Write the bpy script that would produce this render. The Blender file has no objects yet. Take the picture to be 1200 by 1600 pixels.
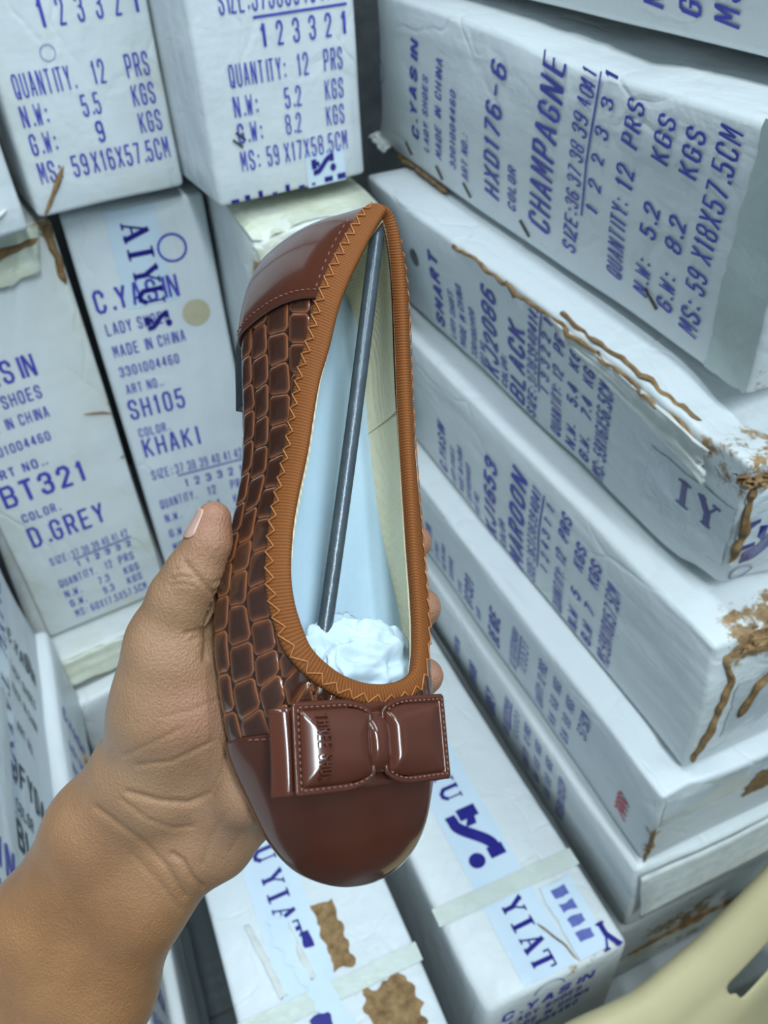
import bpy, bmesh, math, random
import numpy as np
from mathutils import Vector, Matrix, noise
from mathutils.bvhtree import BVHTree
random.seed(7); rng = np.random.default_rng(7)
S = bpy.context.scene
COL = S.collection

# ------------------------------------------------------------------ camera
FPX, CX, CY = 1279.0, 600.0, 800.0
CAMZ = 1.5
RW = np.array([[0.9185306, -0.28816646, 0.27066885],      # world X, Y, Z in (right, down, forward)
               [-0.39213994, -0.57700591, 0.71644291],
               [-0.05027729, -0.7642148, -0.64299917]])
CAMPOS = np.array([0.0, 0.0, CAMZ])
cam_d = bpy.data.cameras.new('camera'); cam = bpy.data.objects.new('camera', cam_d); COL.objects.link(cam)
cr = RW[:, 0]; cd = RW[:, 1]; cf = RW[:, 2]
cam.matrix_world = Matrix(((cr[0], -cd[0], -cf[0], 0), (cr[1], -cd[1], -cf[1], 0), (cr[2], -cd[2], -cf[2], CAMZ), (0, 0, 0, 1)))
cam_d.sensor_fit = 'HORIZONTAL'; cam_d.sensor_width = 36.0; cam_d.lens = 36.0 * FPX / 1200.0
cam_d.clip_start = 0.02; cam_d.clip_end = 30
cam_d.dof.use_dof = True; cam_d.dof.focus_distance = 0.29; cam_d.dof.aperture_fstop = 23
S.camera = cam

# ------------------------------------------------------------------ light
S.view_settings.view_transform = 'Standard'; S.view_settings.look = 'None'
S.view_settings.gamma = 1.0; S.view_settings.exposure = 0.0; S.view_settings.use_curve_mapping = False
W = bpy.data.worlds.new('world'); S.world = W; W.use_nodes = True
W.node_tree.nodes['Background'].inputs[0].default_value = (0.62, 0.75, 0.85, 1)
W.node_tree.nodes['Background'].inputs[1].default_value = 0.30

def area(name, loc, sx, sy, power, color, target):
    d = bpy.data.lights.new(name, 'AREA'); d.shape = 'RECTANGLE'; d.size = sx; d.size_y = sy; d.energy = power; d.color = color
    o = bpy.data.objects.new(name, d); COL.objects.link(o); o.location = loc
    v = Vector(target) - Vector(loc); o.rotation_euler = v.to_track_quat('-Z', 'Y').to_euler(); return o
area('tube_light_left', (-0.16, 0.40, 2.86), 0.10, 1.2, 14, (0.80, 0.93, 1.0), (-0.16, 0.40, 0))
area('tube_light_right', (0.62, 0.15, 2.86), 0.10, 1.2, 16, (0.80, 0.93, 1.0), (0.62, 0.15, 0))
area('tube_light_behind', (0.1, -1.1, 2.86), 1.2, 0.10, 45, (0.80, 0.93, 1.0), (-0.1, -1.1, 0))

# ------------------------------------------------------------------ helpers
def P(px, py, d):
    v = np.array([(px - CX) / FPX * d, (py - CY) / FPX * d, d]); return CAMPOS + RW @ v
def pix(Q):
    q = (np.asarray(Q) - CAMPOS) @ RW; return np.stack([q[..., 0] / q[..., 2] * FPX + CX, q[..., 1] / q[..., 2] * FPX + CY], -1), q[..., 2]

def lin(c):
    def f(u):
        u /= 255.0
        return u / 12.92 if u <= 0.04045 else ((u + 0.055) / 1.055) ** 2.4
    return (f(c[0]), f(c[1]), f(c[2]), 1)

class NT:
    def __init__(s, name):
        s.m = bpy.data.materials.new(name); s.m.use_nodes = True; s.t = s.m.node_tree; s.b = s.t.nodes['Principled BSDF']
    def n(s, typ, **kw):
        x = s.t.nodes.new(typ)
        for k, v in kw.items():
            if k in x.inputs: x.inputs[k].default_value = v
            else: setattr(x, k, v)
        return x
    def l(s, a, b): s.t.links.new(a, b)
    def noise(s, scale, detail=4, rough=.55, vec=None):
        x = s.n('ShaderNodeTexNoise'); x.inputs['Scale'].default_value = scale; x.inputs['Detail'].default_value = detail; x.inputs['Roughness'].default_value = rough
        if vec is not None: s.l(vec, x.inputs['Vector'])
        return x.outputs['Fac']
    def obj(s): return s.n('ShaderNodeTexCoord').outputs['Object']
    def scaled(s, vec, sc):
        x = s.n('ShaderNodeVectorMath', operation='MULTIPLY'); s.l(vec, x.inputs[0]); x.inputs[1].default_value = sc; return x.outputs[0]
    def ramp(s, f, p0, p1, c0=(0, 0, 0, 1), c1=(1, 1, 1, 1)):
        x = s.n('ShaderNodeValToRGB'); e = x.color_ramp.elements
        e[0].position = p0; e[1].position = p1; e[0].color = c0; e[1].color = c1; s.l(f, x.inputs[0]); return x.outputs[0]
    def mix(s, f, a, b):
        x = s.n('ShaderNodeMix', data_type='RGBA')
        if isinstance(f, (int, float)): x.inputs[0].default_value = f
        else: s.l(f, x.inputs[0])
        for i, c in ((6, a), (7, b)):
            if isinstance(c, tuple): x.inputs[i].default_value = c
            else: s.l(c, x.inputs[i])
        return x.outputs[2]
    def math(s, op, a, b=0.0):
        x = s.n('ShaderNodeMath', operation=op)
        for i, c in ((0, a), (1, b)):
            if isinstance(c, (int, float)): x.inputs[i].default_value = c
            else: s.l(c, x.inputs[i])
        return x.outputs[0]
    def attr(s, name): return s.n('ShaderNodeAttribute', attribute_name=name).outputs['Fac']
    def col(s, c):
        if isinstance(c, tuple): s.b.inputs['Base Color'].default_value = c
        else: s.l(c, s.b.inputs['Base Color'])
        return s
    def set(s, **kw):
        for k, v in kw.items(): s.b.inputs[k.replace('_', ' ')].default_value = v
        return s
    def bump(s, h, dist, strength=1.0):
        x = s.n('ShaderNodeBump'); x.inputs['Distance'].default_value = dist; x.inputs['Strength'].default_value = strength
        s.l(h, x.inputs['Height'])
        prev = s.b.inputs['Normal'].links
        if prev: s.l(prev[0].from_socket, x.inputs['Normal'])
        s.l(x.outputs[0], s.b.inputs['Normal']); return s

def mesh_obj(name, verts, faces, mat, parent=None, smooth=True, attrs=None, uvs=None):
    me = bpy.data.meshes.new(name); me.from_pydata([tuple(map(float, v)) for v in verts], [], faces)
    if smooth: me.polygons.foreach_set('use_smooth', [True] * len(me.polygons))
    for k, a in (attrs or {}).items():
        at = me.attributes.new(k, 'FLOAT', 'POINT'); at.data.foreach_set('value', np.asarray(a, dtype=np.float32))
    if uvs is not None:
        ul = me.uv_layers.new(name='UVMap'); li = np.zeros(len(me.loops), dtype=np.int32); me.loops.foreach_get('vertex_index', li)
        ul.data.foreach_set('uv', np.asarray(uvs, dtype=np.float32)[li].ravel())
    me.materials.append(mat); o = bpy.data.objects.new(name, me); COL.objects.link(o)
    if parent: o.parent = parent
    me.update(); return o

def thing(name, label, cat, loc=(0, 0, 0), group=None):
    o = bpy.data.objects.new(name, None); COL.objects.link(o); o.location = loc; o.empty_display_size = .02
    o['label'] = label; o['category'] = cat
    if group: o['group'] = group
    return o
def reparent(o, root):                      # keep world position
    o.parent = root; o.matrix_parent_inverse = Matrix.Translation(-Vector(root.location))

def grid_faces(nu, nv, closed_u=False, flip=False):
    f = []
    for i in range(nu if closed_u else nu - 1):
        for j in range(nv - 1):
            a = i * nv + j; b = ((i + 1) % nu) * nv + j
            q = (a, b, b + 1, a + 1); f.append(q[::-1] if flip else q)
    return f

def tube(path, r, k=8, cap=True):
    path = np.asarray(path, float); n = len(path); rr = np.full(n, r) if np.isscalar(r) else np.asarray(r)
    T = np.gradient(path, axis=0); T /= np.linalg.norm(T, axis=1)[:, None] + 1e-12
    up = np.array([0.13, 0.31, 0.94]); V = []
    A = np.cross(T[0], up); A /= np.linalg.norm(A)
    for i in range(n):
        A = A - T[i] * (A @ T[i]); A /= np.linalg.norm(A) + 1e-12; B = np.cross(T[i], A)
        for j in range(k):
            th = 2 * math.pi * j / k; V.append(path[i] + rr[i] * (math.cos(th) * A + math.sin(th) * B))
    F = [(i * k + j, i * k + (j + 1) % k, (i + 1) * k + (j + 1) % k, (i + 1) * k + j) for i in range(n - 1) for j in range(k)]
    if cap: F += [tuple(range(k))[::-1], tuple(range((n - 1) * k, n * k))]
    return V, F
class MB:
    def __init__(s): s.v = []; s.f = []
    def add(s, V, F):
        o = len(s.v); s.v += [tuple(map(float, x)) for x in V]; s.f += [tuple(i + o for i in f) for f in F]; return s

def box_v(x0, x1, y0, y1, z0, z1):
    V = [(x, y, z) for x in (x0, x1) for y in (y0, y1) for z in (z0, z1)]
    F = [(0, 1, 3, 2), (4, 6, 7, 5), (0, 4, 5, 1), (2, 3, 7, 6), (0, 2, 6, 4), (1, 5, 7, 3)]
    return V, F

# ------------------------------------------------------------------ materials
def mat_carton():
    m = NT('carton_board'); ob = m.obj()
    base = m.ramp(m.noise(3.0, 5, .6, ob), .3, .75, lin((210, 217, 220)), lin((227, 232, 235)))
    info = m.n('ShaderNodeObjectInfo').outputs['Random']
    base = m.mix(m.math('MULTIPLY', info, .35), base, lin((226, 226, 220)))
    dirt = m.ramp(m.noise(16.0, 6, .7, ob), .62, .85)
    base = m.mix(m.math('MULTIPLY', dirt, .35), base, lin((160, 152, 130)))
    streak = m.ramp(m.noise(1.0, 5, .65, m.scaled(ob, (70, 6, 70))), .62, .8)
    base = m.mix(m.math('MULTIPLY', streak, .16), base, lin((140, 140, 130)))
    wear = m.attr('wear')
    w = m.math('MULTIPLY', wear, m.noise(38.0, 6, .75, ob))
    wm = m.ramp(w, .43, .50)
    kraft = m.ramp(m.noise(120.0, 4, .7, ob), .3, .7, lin((120, 92, 62)), lin((178, 148, 108)))
    yel = m.attr('yellow')
    base = m.mix(m.math('MULTIPLY', yel, m.math('MULTIPLY', m.ramp(m.noise(14, 4, .6, ob), .42, .66), .6)), base, lin((196, 190, 150)))
    m.col(m.mix(wm, base, kraft)); m.set(Roughness=.42, Specular_IOR_Level=.45)
    wav = m.n('ShaderNodeTexWave', wave_type='BANDS', bands_direction='Y'); m.l(ob, wav.inputs['Vector']); wav.inputs['Scale'].default_value = 36; wav.inputs['Distortion'].default_value = 1.5; wav.inputs['Detail'].default_value = 2
    m.bump(wav.outputs['Fac'], .0003, .12)
    m.bump(m.noise(1.0, 3, .5, m.scaled(ob, (40, 5, 40))), .004, .55)
    m.bump(m.noise(26, 5, .6, ob), .004, .5)
    vo = m.n('ShaderNodeTexVoronoi', feature='DISTANCE_TO_EDGE'); vo.inputs['Scale'].default_value = 1.0; nz = m.n('ShaderNodeTexNoise'); nz.inputs['Scale'].default_value = 12; m.l(ob, nz.inputs['Vector'])
    mx = m.n('ShaderNodeVectorMath', operation='MULTIPLY_ADD'); m.l(nz.outputs['Color'], mx.inputs[0]); mx.inputs[1].default_value = (.9, .9, .9); m.l(m.scaled(ob, (15, 6, 15)), mx.inputs[2]); m.l(mx.outputs[0], vo.inputs['Vector'])
    m.bump(m.math('MULTIPLY', m.ramp(vo.outputs['Distance'], 0, .05), m.ramp(m.noise(7, 2, .5, ob), .42, .62)), .0014, .6)
    return m.m
def simple(name, c, rough=.5, spec=.5, c2=None, ns=40, bump=0, bs=200, metal=0):
    m = NT(name); ob = m.obj()
    m.col(m.ramp(m.noise(ns, 4, .6, ob), .3, .7, lin(c), lin(c2)) if c2 else lin(c)); m.set(Roughness=rough, Specular_IOR_Level=spec, Metallic=metal)
    if bump: m.bump(m.noise(bs, 4, .6, ob), bump, .6)
    return m.m
M = {}
M['carton'] = mat_carton()
M['ink'] = simple('blue_ink', (60, 62, 164), .5, .3, (82, 86, 186), 120)
M['ink_black'] = simple('black_ink', (52, 62, 72), .5, .3, (68, 78, 86), 120)
M['ink_red'] = simple('red_ink', (205, 60, 80), .5, .3, (225, 90, 105), 120)
M['ink_navy'] = simple('navy_tape_ink', (30, 26, 118), .25, .5, (40, 36, 135), 90)
M['ink_ring'] = simple('pale_blue_ink', (88, 98, 170), .5, .3, (110, 118, 180), 90)
M['grey_hole'] = simple('grey_sticker', (88, 98, 104), .5, .4, (100, 108, 112), 60)
M['beige_dot'] = simple('beige_sticker', (188, 178, 146), .5, .4, (200, 190, 160), 60)
M['kraft'] = simple('torn_kraft', (104, 78, 52), .85, .2, (168, 136, 96), 90, .002, 160)
M['white_tear'] = simple('torn_white_ply', (205, 208, 205), .7, .3, (226, 228, 224), 60, .002, 120)
M['yellow_tape'] = simple('aged_tape', (204, 206, 182), .25, .5, (220, 224, 210), 30, .003, 60)
M['green_tape'] = simple('greenish_tape', (176, 190, 186), .2, .5, (186, 200, 196), 20, .002, 40)
M['clear'] = simple('clear_tape', (196, 204, 208), .14, .5, (206, 214, 218), 20, .0025, 45)
M['pale_tape'] = simple('pale_tape', (200, 206, 196), .25, .5, (212, 220, 214), 30, .003, 60)
M['steel'] = simple('staple_steel', (70, 66, 62), .4, .5, (96, 88, 78), 200, metal=.7)
M['tape'] = simple('white_tape', (205, 222, 236), .16, .5, (214, 228, 240), 20, .0012, 50)

# ------------------------------------------------------------------ lettering
c_ = .17
GL = {
 'A': [[(0, 0), (.42, 1), (.58, 1), (1, 0)], [(.16, .3), (.84, .3)]],
 'B': [[(0, 0), (0, 1), (.8, 1), (1, .85), (1, .65), (.82, .52), (0, .52)], [(.82, .52), (1, .37), (1, .15), (.8, 0), (0, 0)]],
 'C': [[(1, .72), (1, .85), (.75, 1), (.25, 1), (0, .85), (0, .15), (.25, 0), (.75, 0), (1, .15), (1, .28)]],
 'D': [[(0, 0), (0, 1), (.7, 1), (1, .82), (1, .18), (.7, 0), (0, 0)]],
 'E': [[(1, 1), (0, 1), (0, 0), (1, 0)], [(0, .52), (.85, .52)]],
 'F': [[(1, 1), (0, 1), (0, 0)], [(0, .52), (.85, .52)]],
 'G': [[(1, .72), (1, .85), (.75, 1), (.25, 1), (0, .85), (0, .15), (.25, 0), (.75, 0), (1, .15), (1, .48), (.55, .48)]],
 'H': [[(0, 0), (0, 1)], [(1, 0), (1, 1)], [(0, .52), (1, .52)]],
 'I': [[(.5, 0), (.5, 1)]],
 'J': [[(1, 1), (1, .18), (.75, 0), (.25, 0), (0, .18), (0, .3)]],
 'K': [[(0, 0), (0, 1)], [(1, 1), (.05, .45)], [(.35, .62), (1, 0)]],
 'L': [[(0, 1), (0, 0), (1, 0)]],
 'M': [[(0, 0), (0, 1), (.12, 1), (.5, .3), (.88, 1), (1, 1), (1, 0)]],
 'N': [[(0, 0), (0, 1), (.1, 1), (.9, 0), (1, 0), (1, 1)]],
 'O': [[(0, .15), (0, .85), (.25, 1), (.75, 1), (1, .85), (1, .15), (.75, 0), (.25, 0), (0, .15), (0, .3)]],
 'P': [[(0, 0), (0, 1), (.8, 1), (1, .85), (1, .62), (.8, .46), (0, .46)]],
 'Q': [[(0, .15), (0, .85), (.25, 1), (.75, 1), (1, .85), (1, .15), (.75, 0), (.25, 0), (0, .15), (0, .3)], [(.6, .25), (1, -.03)]],
 'R': [[(0, 0), (0, 1), (.8, 1), (1, .85), (1, .64), (.8, .5), (0, .5)], [(.6, .5), (1, 0)]],
 'S': [[(1, .74), (1, .86), (.75, 1), (.25, 1), (0, .86), (0, .68), (.2, .55), (.8, .45), (1, .32), (1, .14), (.75, 0), (.25, 0), (0, .14), (0, .26)]],
 'T': [[(0, 1), (1, 1)], [(.5, 1), (.5, 0)]],
 'U': [[(0, 1), (0, .15), (.25, 0), (.75, 0), (1, .15), (1, 1)]],
 'V': [[(0, 1), (.5, 0), (1, 1)]],
 'W': [[(0, 1), (.22, 0), (.5, .75), (.78, 0), (1, 1)]],
 'X': [[(0, 0), (1, 1)], [(0, 1), (1, 0)]],
 'Y': [[(0, 1), (.5, .45), (1, 1)], [(.5, .45), (.5, 0)]],
 'Z': [[(0, 1), (1, 1), (0, 0), (1, 0)]],
 '0': [[(0, .15), (0, .85), (.25, 1), (.75, 1), (1, .85), (1, .15), (.75, 0), (.25, 0), (0, .15), (0, .3)]],
 '1': [[(.2, .78), (.58, 1), (.58, 0)]],
 '2': [[(0, .72), (0, .85), (.25, 1), (.75, 1), (1, .85), (1, .66), (0, 0), (1, 0)]],
 '3': [[(0, .76), (0, .86), (.25, 1), (.75, 1), (1, .86), (1, .66), (.8, .53), (.4, .53)], [(.8, .53), (1, .4), (1, .14), (.75, 0), (.25, 0), (0, .14), (0, .24)]],
 '4': [[(.75, 0), (.75, 1), (.62, 1), (0, .28), (1, .28)]],
 '5': [[(.95, 1), (.08, 1), (.03, .55), (.75, .6), (1, .45), (1, .15), (.75, 0), (.25, 0), (0, .15), (0, .22)]],
 '6': [[(.95, .85), (.75, 1), (.25, 1), (0, .85), (0, .15), (.25, 0), (.75, 0), (1, .15), (1, .42), (.75, .56), (.25, .56), (0, .42)]],
 '7': [[(0, 1), (1, 1), (.35, 0)]],
 '8': [[(.25, .53), (0, .66), (0, .86), (.25, 1), (.75, 1), (1, .86), (1, .66), (.75, .53), (.25, .53), (0, .4), (0, .14), (.25, 0), (.75, 0), (1, .14), (1, .4), (.75, .53)]],
 '9': [[(.05, .15), (.25, 0), (.75, 0), (1, .15), (1, .85), (.75, 1), (.25, 1), (0, .85), (0, .6), (.25, .46), (.75, .46), (1, .6)]],
 '.': [[(.4, .0), (.4, .1)]], ':': [[(.4, .08), (.4, .18)], [(.4, .6), (.4, .7)]], '-': [[(.1, .5), (.9, .5)]], ' ': [], '/': [[(0, 0), (1, 1)]],
}
NARROW = {'I': .45, '.': .45, ':': .5, '1': .75, ' ': .6}
def ribbon(poly, hw):
    V = []; F = []
    for (a, b) in zip(poly[:-1], poly[1:]):
        a = np.array(a, float); b = np.array(b, float); d = b - a; L = np.linalg.norm(d)
        if L < 1e-9: continue
        d /= L; n = np.array([-d[1], d[0]]) * hw; e = d * hw * .55
        o = len(V); k = max(1, int(L / .02))
        for i in range(k + 1):
            p = (a - e) + (b - a + 2 * e) * i / k; V += [p + n, p - n]
        F += [(o + 2 * i, o + 2 * i + 1, o + 2 * i + 3, o + 2 * i + 2) for i in range(k)]
    return V, F
def text2d(s, u0, u1, base, cap, weight=.16, slant=0.0, drop=()):
    """flat lettering between u0 and u1 along the line, standing on base"""
    adv = [NARROW.get(ch, 1.0) for ch in s]; tot = sum(adv); unit = (u1 - u0) / (tot - .28); x = u0; V = []; F = []
    for i, (ch, a) in enumerate(zip(s, adv)):
        gw = unit * (a if a < 1 else 1) * .72
        if ch in '.:1I ': gw = unit * .5
        hw = min(cap * weight * .5, unit * (.075 if ch in 'MW' else .095 if ch in 'NHAKXB8' else .105))
        if ch not in drop:
            for st in GL[ch]:
                p = [(x + q[0] * (gw - 2 * hw) + hw + slant * q[1] * cap, base + hw + q[1] * (cap - 2 * hw)) for q in st]
                v, f = ribbon(p, hw); o = len(V); V += v; F += [tuple(k + o for k in ff) for ff in f]
        x += unit * a
    return V, F
# heavy serif lettering of the printed tape: list of (polyline, thick?)
SER = {
 'T': [([(.5, 0), (.5, 1)], 1), ([(0, 1), (1, 1)], 0), ([(0, 1), (0, .75)], 0), ([(1, 1), (1, .75)], 0), ([(.3, 0), (.7, 0)], 0)],
 'A': [([(.1, 0), (.5, 1)], 0), ([(.5, 1), (.9, 0)], 1), ([(.25, .35), (.75, .35)], 0), ([(0, 0), (.3, 0)], 0), ([(.68, 0), (1.08, 0)], 0)],
 'I': [([(.5, 0), (.5, 1)], 1), ([(.2, 0), (.8, 0)], 0), ([(.2, 1), (.8, 1)], 0)],
 'Y': [([(.1, 1), (.5, .45)], 1), ([(.9, 1), (.5, .45)], 0), ([(.5, .45), (.5, 0)], 1), ([(-.05, 1), (.3, 1)], 0), ([(.72, 1), (1.05, 1)], 0), ([(.28, 0), (.72, 0)], 0)],
 'U': [([(.15, 1), (.15, .2), (.4, 0), (.65, 0), (.85, .2)], 1), ([(.85, .2), (.85, 1)], 0), ([(0, 1), (.35, 1)], 0), ([(.7, 1), (1.02, 1)], 0)],
}
def serif2d(s, u0, u1, base, cap):
    V = []; F = []; n = len(s); unit = (u1 - u0) / n
    for i, ch in enumerate(s):
        if ch == ' ': continue
        for p, th in SER[ch]:
            v, f = ribbon([(u0 + i * unit + q[0] * unit * .78, base + q[1] * cap) for q in p], cap * (.11 if th else .045))
            o = len(V); V += v; F += [tuple(k + o for k in ff) for ff in f]
    return V, F
def logo2d(u0, u1, base, cap):
    """block foot, S-shaped swash and a dot, reading along the tape"""
    V = []; F = []
    def X(q): return (u0 + q[0] * (u1 - u0), base + q[1] * cap)
    def poly(pts):
        o = len(V); V.extend(X(q) for q in pts); F.append(tuple(range(o, o + len(pts))))
    poly([(0, .35), (.2, .35), (.2, .95), (0, .95)]); poly([(.2, .55), (.32, .40), (.32, .75), (.2, .8)])
    top = []; bot = []
    for k in range(17):
        t = k / 16; x = .16 + .62 * t; yc = .12 + .76 * (3 * t * t - 2 * t ** 3); wd = .20 + .14 * math.sin(math.pi * t)
        top.append((x, yc + wd * .7)); bot.append((x, yc - wd * .7))
    for k in range(16): poly([bot[k], bot[k + 1], top[k + 1], top[k]])
    poly([(.05, -.05), (.18, -.02), (.18, .30), (.05, .26)]); poly([(.74, .62), (.92, .62), (.92, 1.1), (.74, 1.1)])
    poly([(.86 + .12 * math.cos(a), .22 + .24 * math.sin(a)) for a in np.linspace(0, 2 * math.pi, 20)[:-1]])
    return V, F
def ring2d(cx, cy, r, w, n=40):
    V = []; F = []
    for i in range(n):
        a = 2 * math.pi * i / n; V += [(cx + (r - w) * math.cos(a), cy + (r - w) * math.sin(a)), (cx + r * math.cos(a), cy + r * math.sin(a))]
    F = [(2 * i, 2 * i + 1, (2 * i + 3) % (2 * n), (2 * i + 2) % (2 * n)) for i in range(n)]
    return V, F
def disc2d(cx, cy, r, n=32, ry=None):
    ry = ry or r
    V = [(cx, cy)] + [(cx + r * math.cos(2 * math.pi * i / n), cy + ry * math.sin(2 * math.pi * i / n)) for i in range(n)]
    return V, [(0, 1 + i, 1 + (i + 1) % n) for i in range(n)]
def rect2d(x0, x1, y0, y1, jag=0.0):
    st_ = .004 if jag else .012; jag *= .8; nx = max(2, int(abs(x1 - x0) / st_)); ny = max(2, int(abs(y1 - y0) / st_))
    V = [(x0 + (x1 - x0) * i / nx + (1.6 * jag * noise.noise(Vector((j * .37, x0 * 90 + i, 3))) + random.uniform(-jag, jag) * .25 if jag and i in (0, nx) else 0), y0 + (y1 - y0) * j / ny + (1.6 * jag * noise.noise(Vector((i * .37, y0 * 90 + j, 8))) + random.uniform(-jag, jag) * .25 if jag and j in (0, ny) else 0)) for i in range(nx + 1) for j in range(ny + 1)]
    return V, [((i) * (ny + 1) + j, (i + 1) * (ny + 1) + j, (i + 1) * (ny + 1) + j + 1, i * (ny + 1) + j + 1) for i in range(nx) for j in range(ny)]

# ------------------------------------------------------------------ cartons
class Carton:
    """local frame: u across the printed end (0..T), w along it (0..L), c out of it (-D..0)"""
    def __init__(s, label, origin, a, w, c, T, L, D, lean=0.0, group=None, dent=.0028, crush=(), wear=.45, seed=0, worn=(), yellow=0, rad=.005, res=.014, bulge=0.0, skew=0.0, shear=None):
        s.T, s.L, s.D, s.lean, s.dent, s.crush, s.seed, s.bulge, s.skew, s.shear, s.y0 = T, L, D, lean, dent, crush, seed, bulge, skew, shear, origin[1]
        s.Mx = Matrix((( a[0], w[0], c[0], origin[0]), (a[1], w[1], c[1], origin[1]), (a[2], w[2], c[2], origin[2]), (0, 0, 0, 1)))
        corners = [s.Mx @ Vector((u, v, d)) for u in (0, T) for v in (0, L) for d in (-D, 0)]
        base = Vector((sum(q.x for q in corners) / 8, sum(q.y for q in corners) / 8, min(q.z for q in corners)))
        s.root = thing('carton', label, 'carton', base, group)
        s.Ml = Matrix.Translation(-base) @ s.Mx
        nu, nw, nd = [max(4, int(x / res)) for x in (T, L, D)]
        pos = {}; V = []; F = []
        def vid(i, j, k):
            key = (i, j, k)
            if key not in pos:
                pos[key] = len(V); V.append((T * i / nu, L * j / nw, -D * k / nd))
            return pos[key]
        for i in range(nu):
            for j in range(nw):
                F.append((vid(i, j, 0), vid(i + 1, j, 0), vid(i + 1, j + 1, 0), vid(i, j + 1, 0))); F.append((vid(i, j, nd), vid(i, j + 1, nd), vid(i + 1, j + 1, nd), vid(i + 1, j, nd)))
        for i in range(nu):
            for k in range(nd):
                F.append((vid(i, 0, k), vid(i, 0, k + 1), vid(i + 1, 0, k + 1), vid(i + 1, 0, k))); F.append((vid(i, nw, k), vid(i + 1, nw, k), vid(i + 1, nw, k + 1), vid(i, nw, k + 1)))
        for j in range(nw):
            for k in range(nd):
                F.append((vid(0, j, k), vid(0, j + 1, k), vid(0, j + 1, k + 1), vid(0, j, k + 1))); F.append((vid(nu, j, k), vid(nu, j, k + 1), vid(nu, j + 1, k + 1), vid(nu, j + 1, k)))
        V = np.array(V); half = np.array([T, L, D]) / 2; cen = np.array([T / 2, L / 2, -D / 2])
        q = V - cen
        # grid lines nearest the edges are pulled in so the rounded edge keeps its radius
        inner = half - rad
        for ax in range(3):
            cell = 2 * half[ax] / (nu, nw, nd)[ax]; m = (np.abs(np.abs(q[:, ax]) - (half[ax] - cell)) < 1e-6); q[m, ax] = np.sign(q[m, ax]) * inner[ax]
        ins = np.clip(q, -inner, inner); out = q - ins; n = np.linalg.norm(out, axis=1); m = n > rad
        out[m] *= (rad / n[m])[:, None]; q = ins + out
        ed = np.sort(half - np.abs(q), axis=1)[:, 1]                 # distance to the nearest edge line
        wr = wear * np.exp(-ed / .012)
        for (cu, cw, cc, rr, am) in worn:
            dd = np.linalg.norm((q + cen) - np.array([cu, cw, cc]), axis=1); wr = np.maximum(wr, am * np.exp(-(dd / rr) ** 2))
        yl = np.zeros(len(q)) + yellow * np.exp(-ed / .04)
        s.body = mesh_obj('carton_body', s.deform(q + cen), F, M['carton'], s.root, attrs={'wear': wr, 'yellow': yl}); s.body.matrix_local = s.Ml
    def deform(s, pts):
        R = np.array(pts, float); T, L, D = s.T, s.L, s.D; so = s.seed * 3.17
        for p in R:
            v = Vector((p[0] * 9 + so, p[1] * 5.5, p[2] * 5.5 + so)); nn = noise.noise(v); n2 = noise.noise(v * 2.7 + Vector((5, 1, 9)))
            w0 = p[1]; fu = min(max(p[0] / T, 0), 1); fw = min(max(p[1] / L, 0), 1)
            k = (nn + .45 * n2) * s.dent
            p[2] += k + s.lean * fu * (1 + p[2] / D) + s.skew * (fw - .5) + s.bulge * math.sin(math.pi * fu) * math.sin(math.pi * fw) * (1 + p[2] / D)
            if s.shear:
                ka, kb = s.shear; yy = min(max(s.y0 + w0, .25), .85); p[1] += (kb + (ka - kb) * (yy - .4) / .4) * min(max(p[0], 0), T)
            p[0] += .6 * s.dent * noise.noise(v + Vector((0, 7, 3))); p[1] += .6 * s.dent * noise.noise(v + Vector((4, 0, 17)))
            for (cu, cw, cc, rr, du, dw, dc) in s.crush:
                g = math.exp(-((p[0] - cu) ** 2 + (p[1] - cw) ** 2 + (p[2] - cc) ** 2) / rr ** 2); jit = 1 + .7 * noise.noise(v * 6)
                p[0] += du * g * jit; p[1] += dw * g * jit; p[2] += dc * g * jit
        return R
    def decal(s, name, V2, F, mat, face='front', lift=.0009, parent=None, label=None):
        if face == 'front': V = [(a, b, lift) for a, b in V2]
        elif face == 'top': V = [(a, s.L + lift, b) for a, b in V2]; F = [f[::-1] for f in F]
        elif face == 'near': V = [(a, -lift, b) for a, b in V2]
        elif face == 'side': V = [(-lift, b, a) for a, b in V2]                     # the u = 0 side
        o = mesh_obj(name, s.deform(V), F, mat, s.root if parent is None else parent, smooth=False)
        if parent is None: o.matrix_local = s.Ml
        if label: o['label'] = label
        return o
    def solid(s, name, V, F, mat, label=None, smooth=True, deform=True):
        o = mesh_obj(name, s.deform(V) if deform else V, F, mat, s.root, smooth=smooth); o.matrix_local = s.Ml
        if label: o['label'] = label
        return o
    def tape(s, u, width, c0, c1, pieces, face='top', ink='ink_navy'):
        """printed tape laid along the depth (top) or the length (front); pieces: (kind, text, a, b)"""
        t = s.decal('tape', *rect2d(u - width / 2, u + width / 2, c0, c1), M['tape'], face, lift=.0006)
        mb = MB()
        for kind, txt, a, b in pieces:
            if kind == 's': V, F = serif2d(txt, 0, abs(b - a), -.011, .022)
            else:
                V, F = logo2d(0, abs(b - a), -.02, .04)
            sg = 1 if b > a else -1
            V = [(u + sg * y, a + sg * x, 0) for x, y in V]
            mb.add(V, F)
        o = s.decal('lettering', [(v[0], v[1]) for v in mb.v], mb.f, M[ink], face, lift=.0012, parent=t)
        return t
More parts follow.
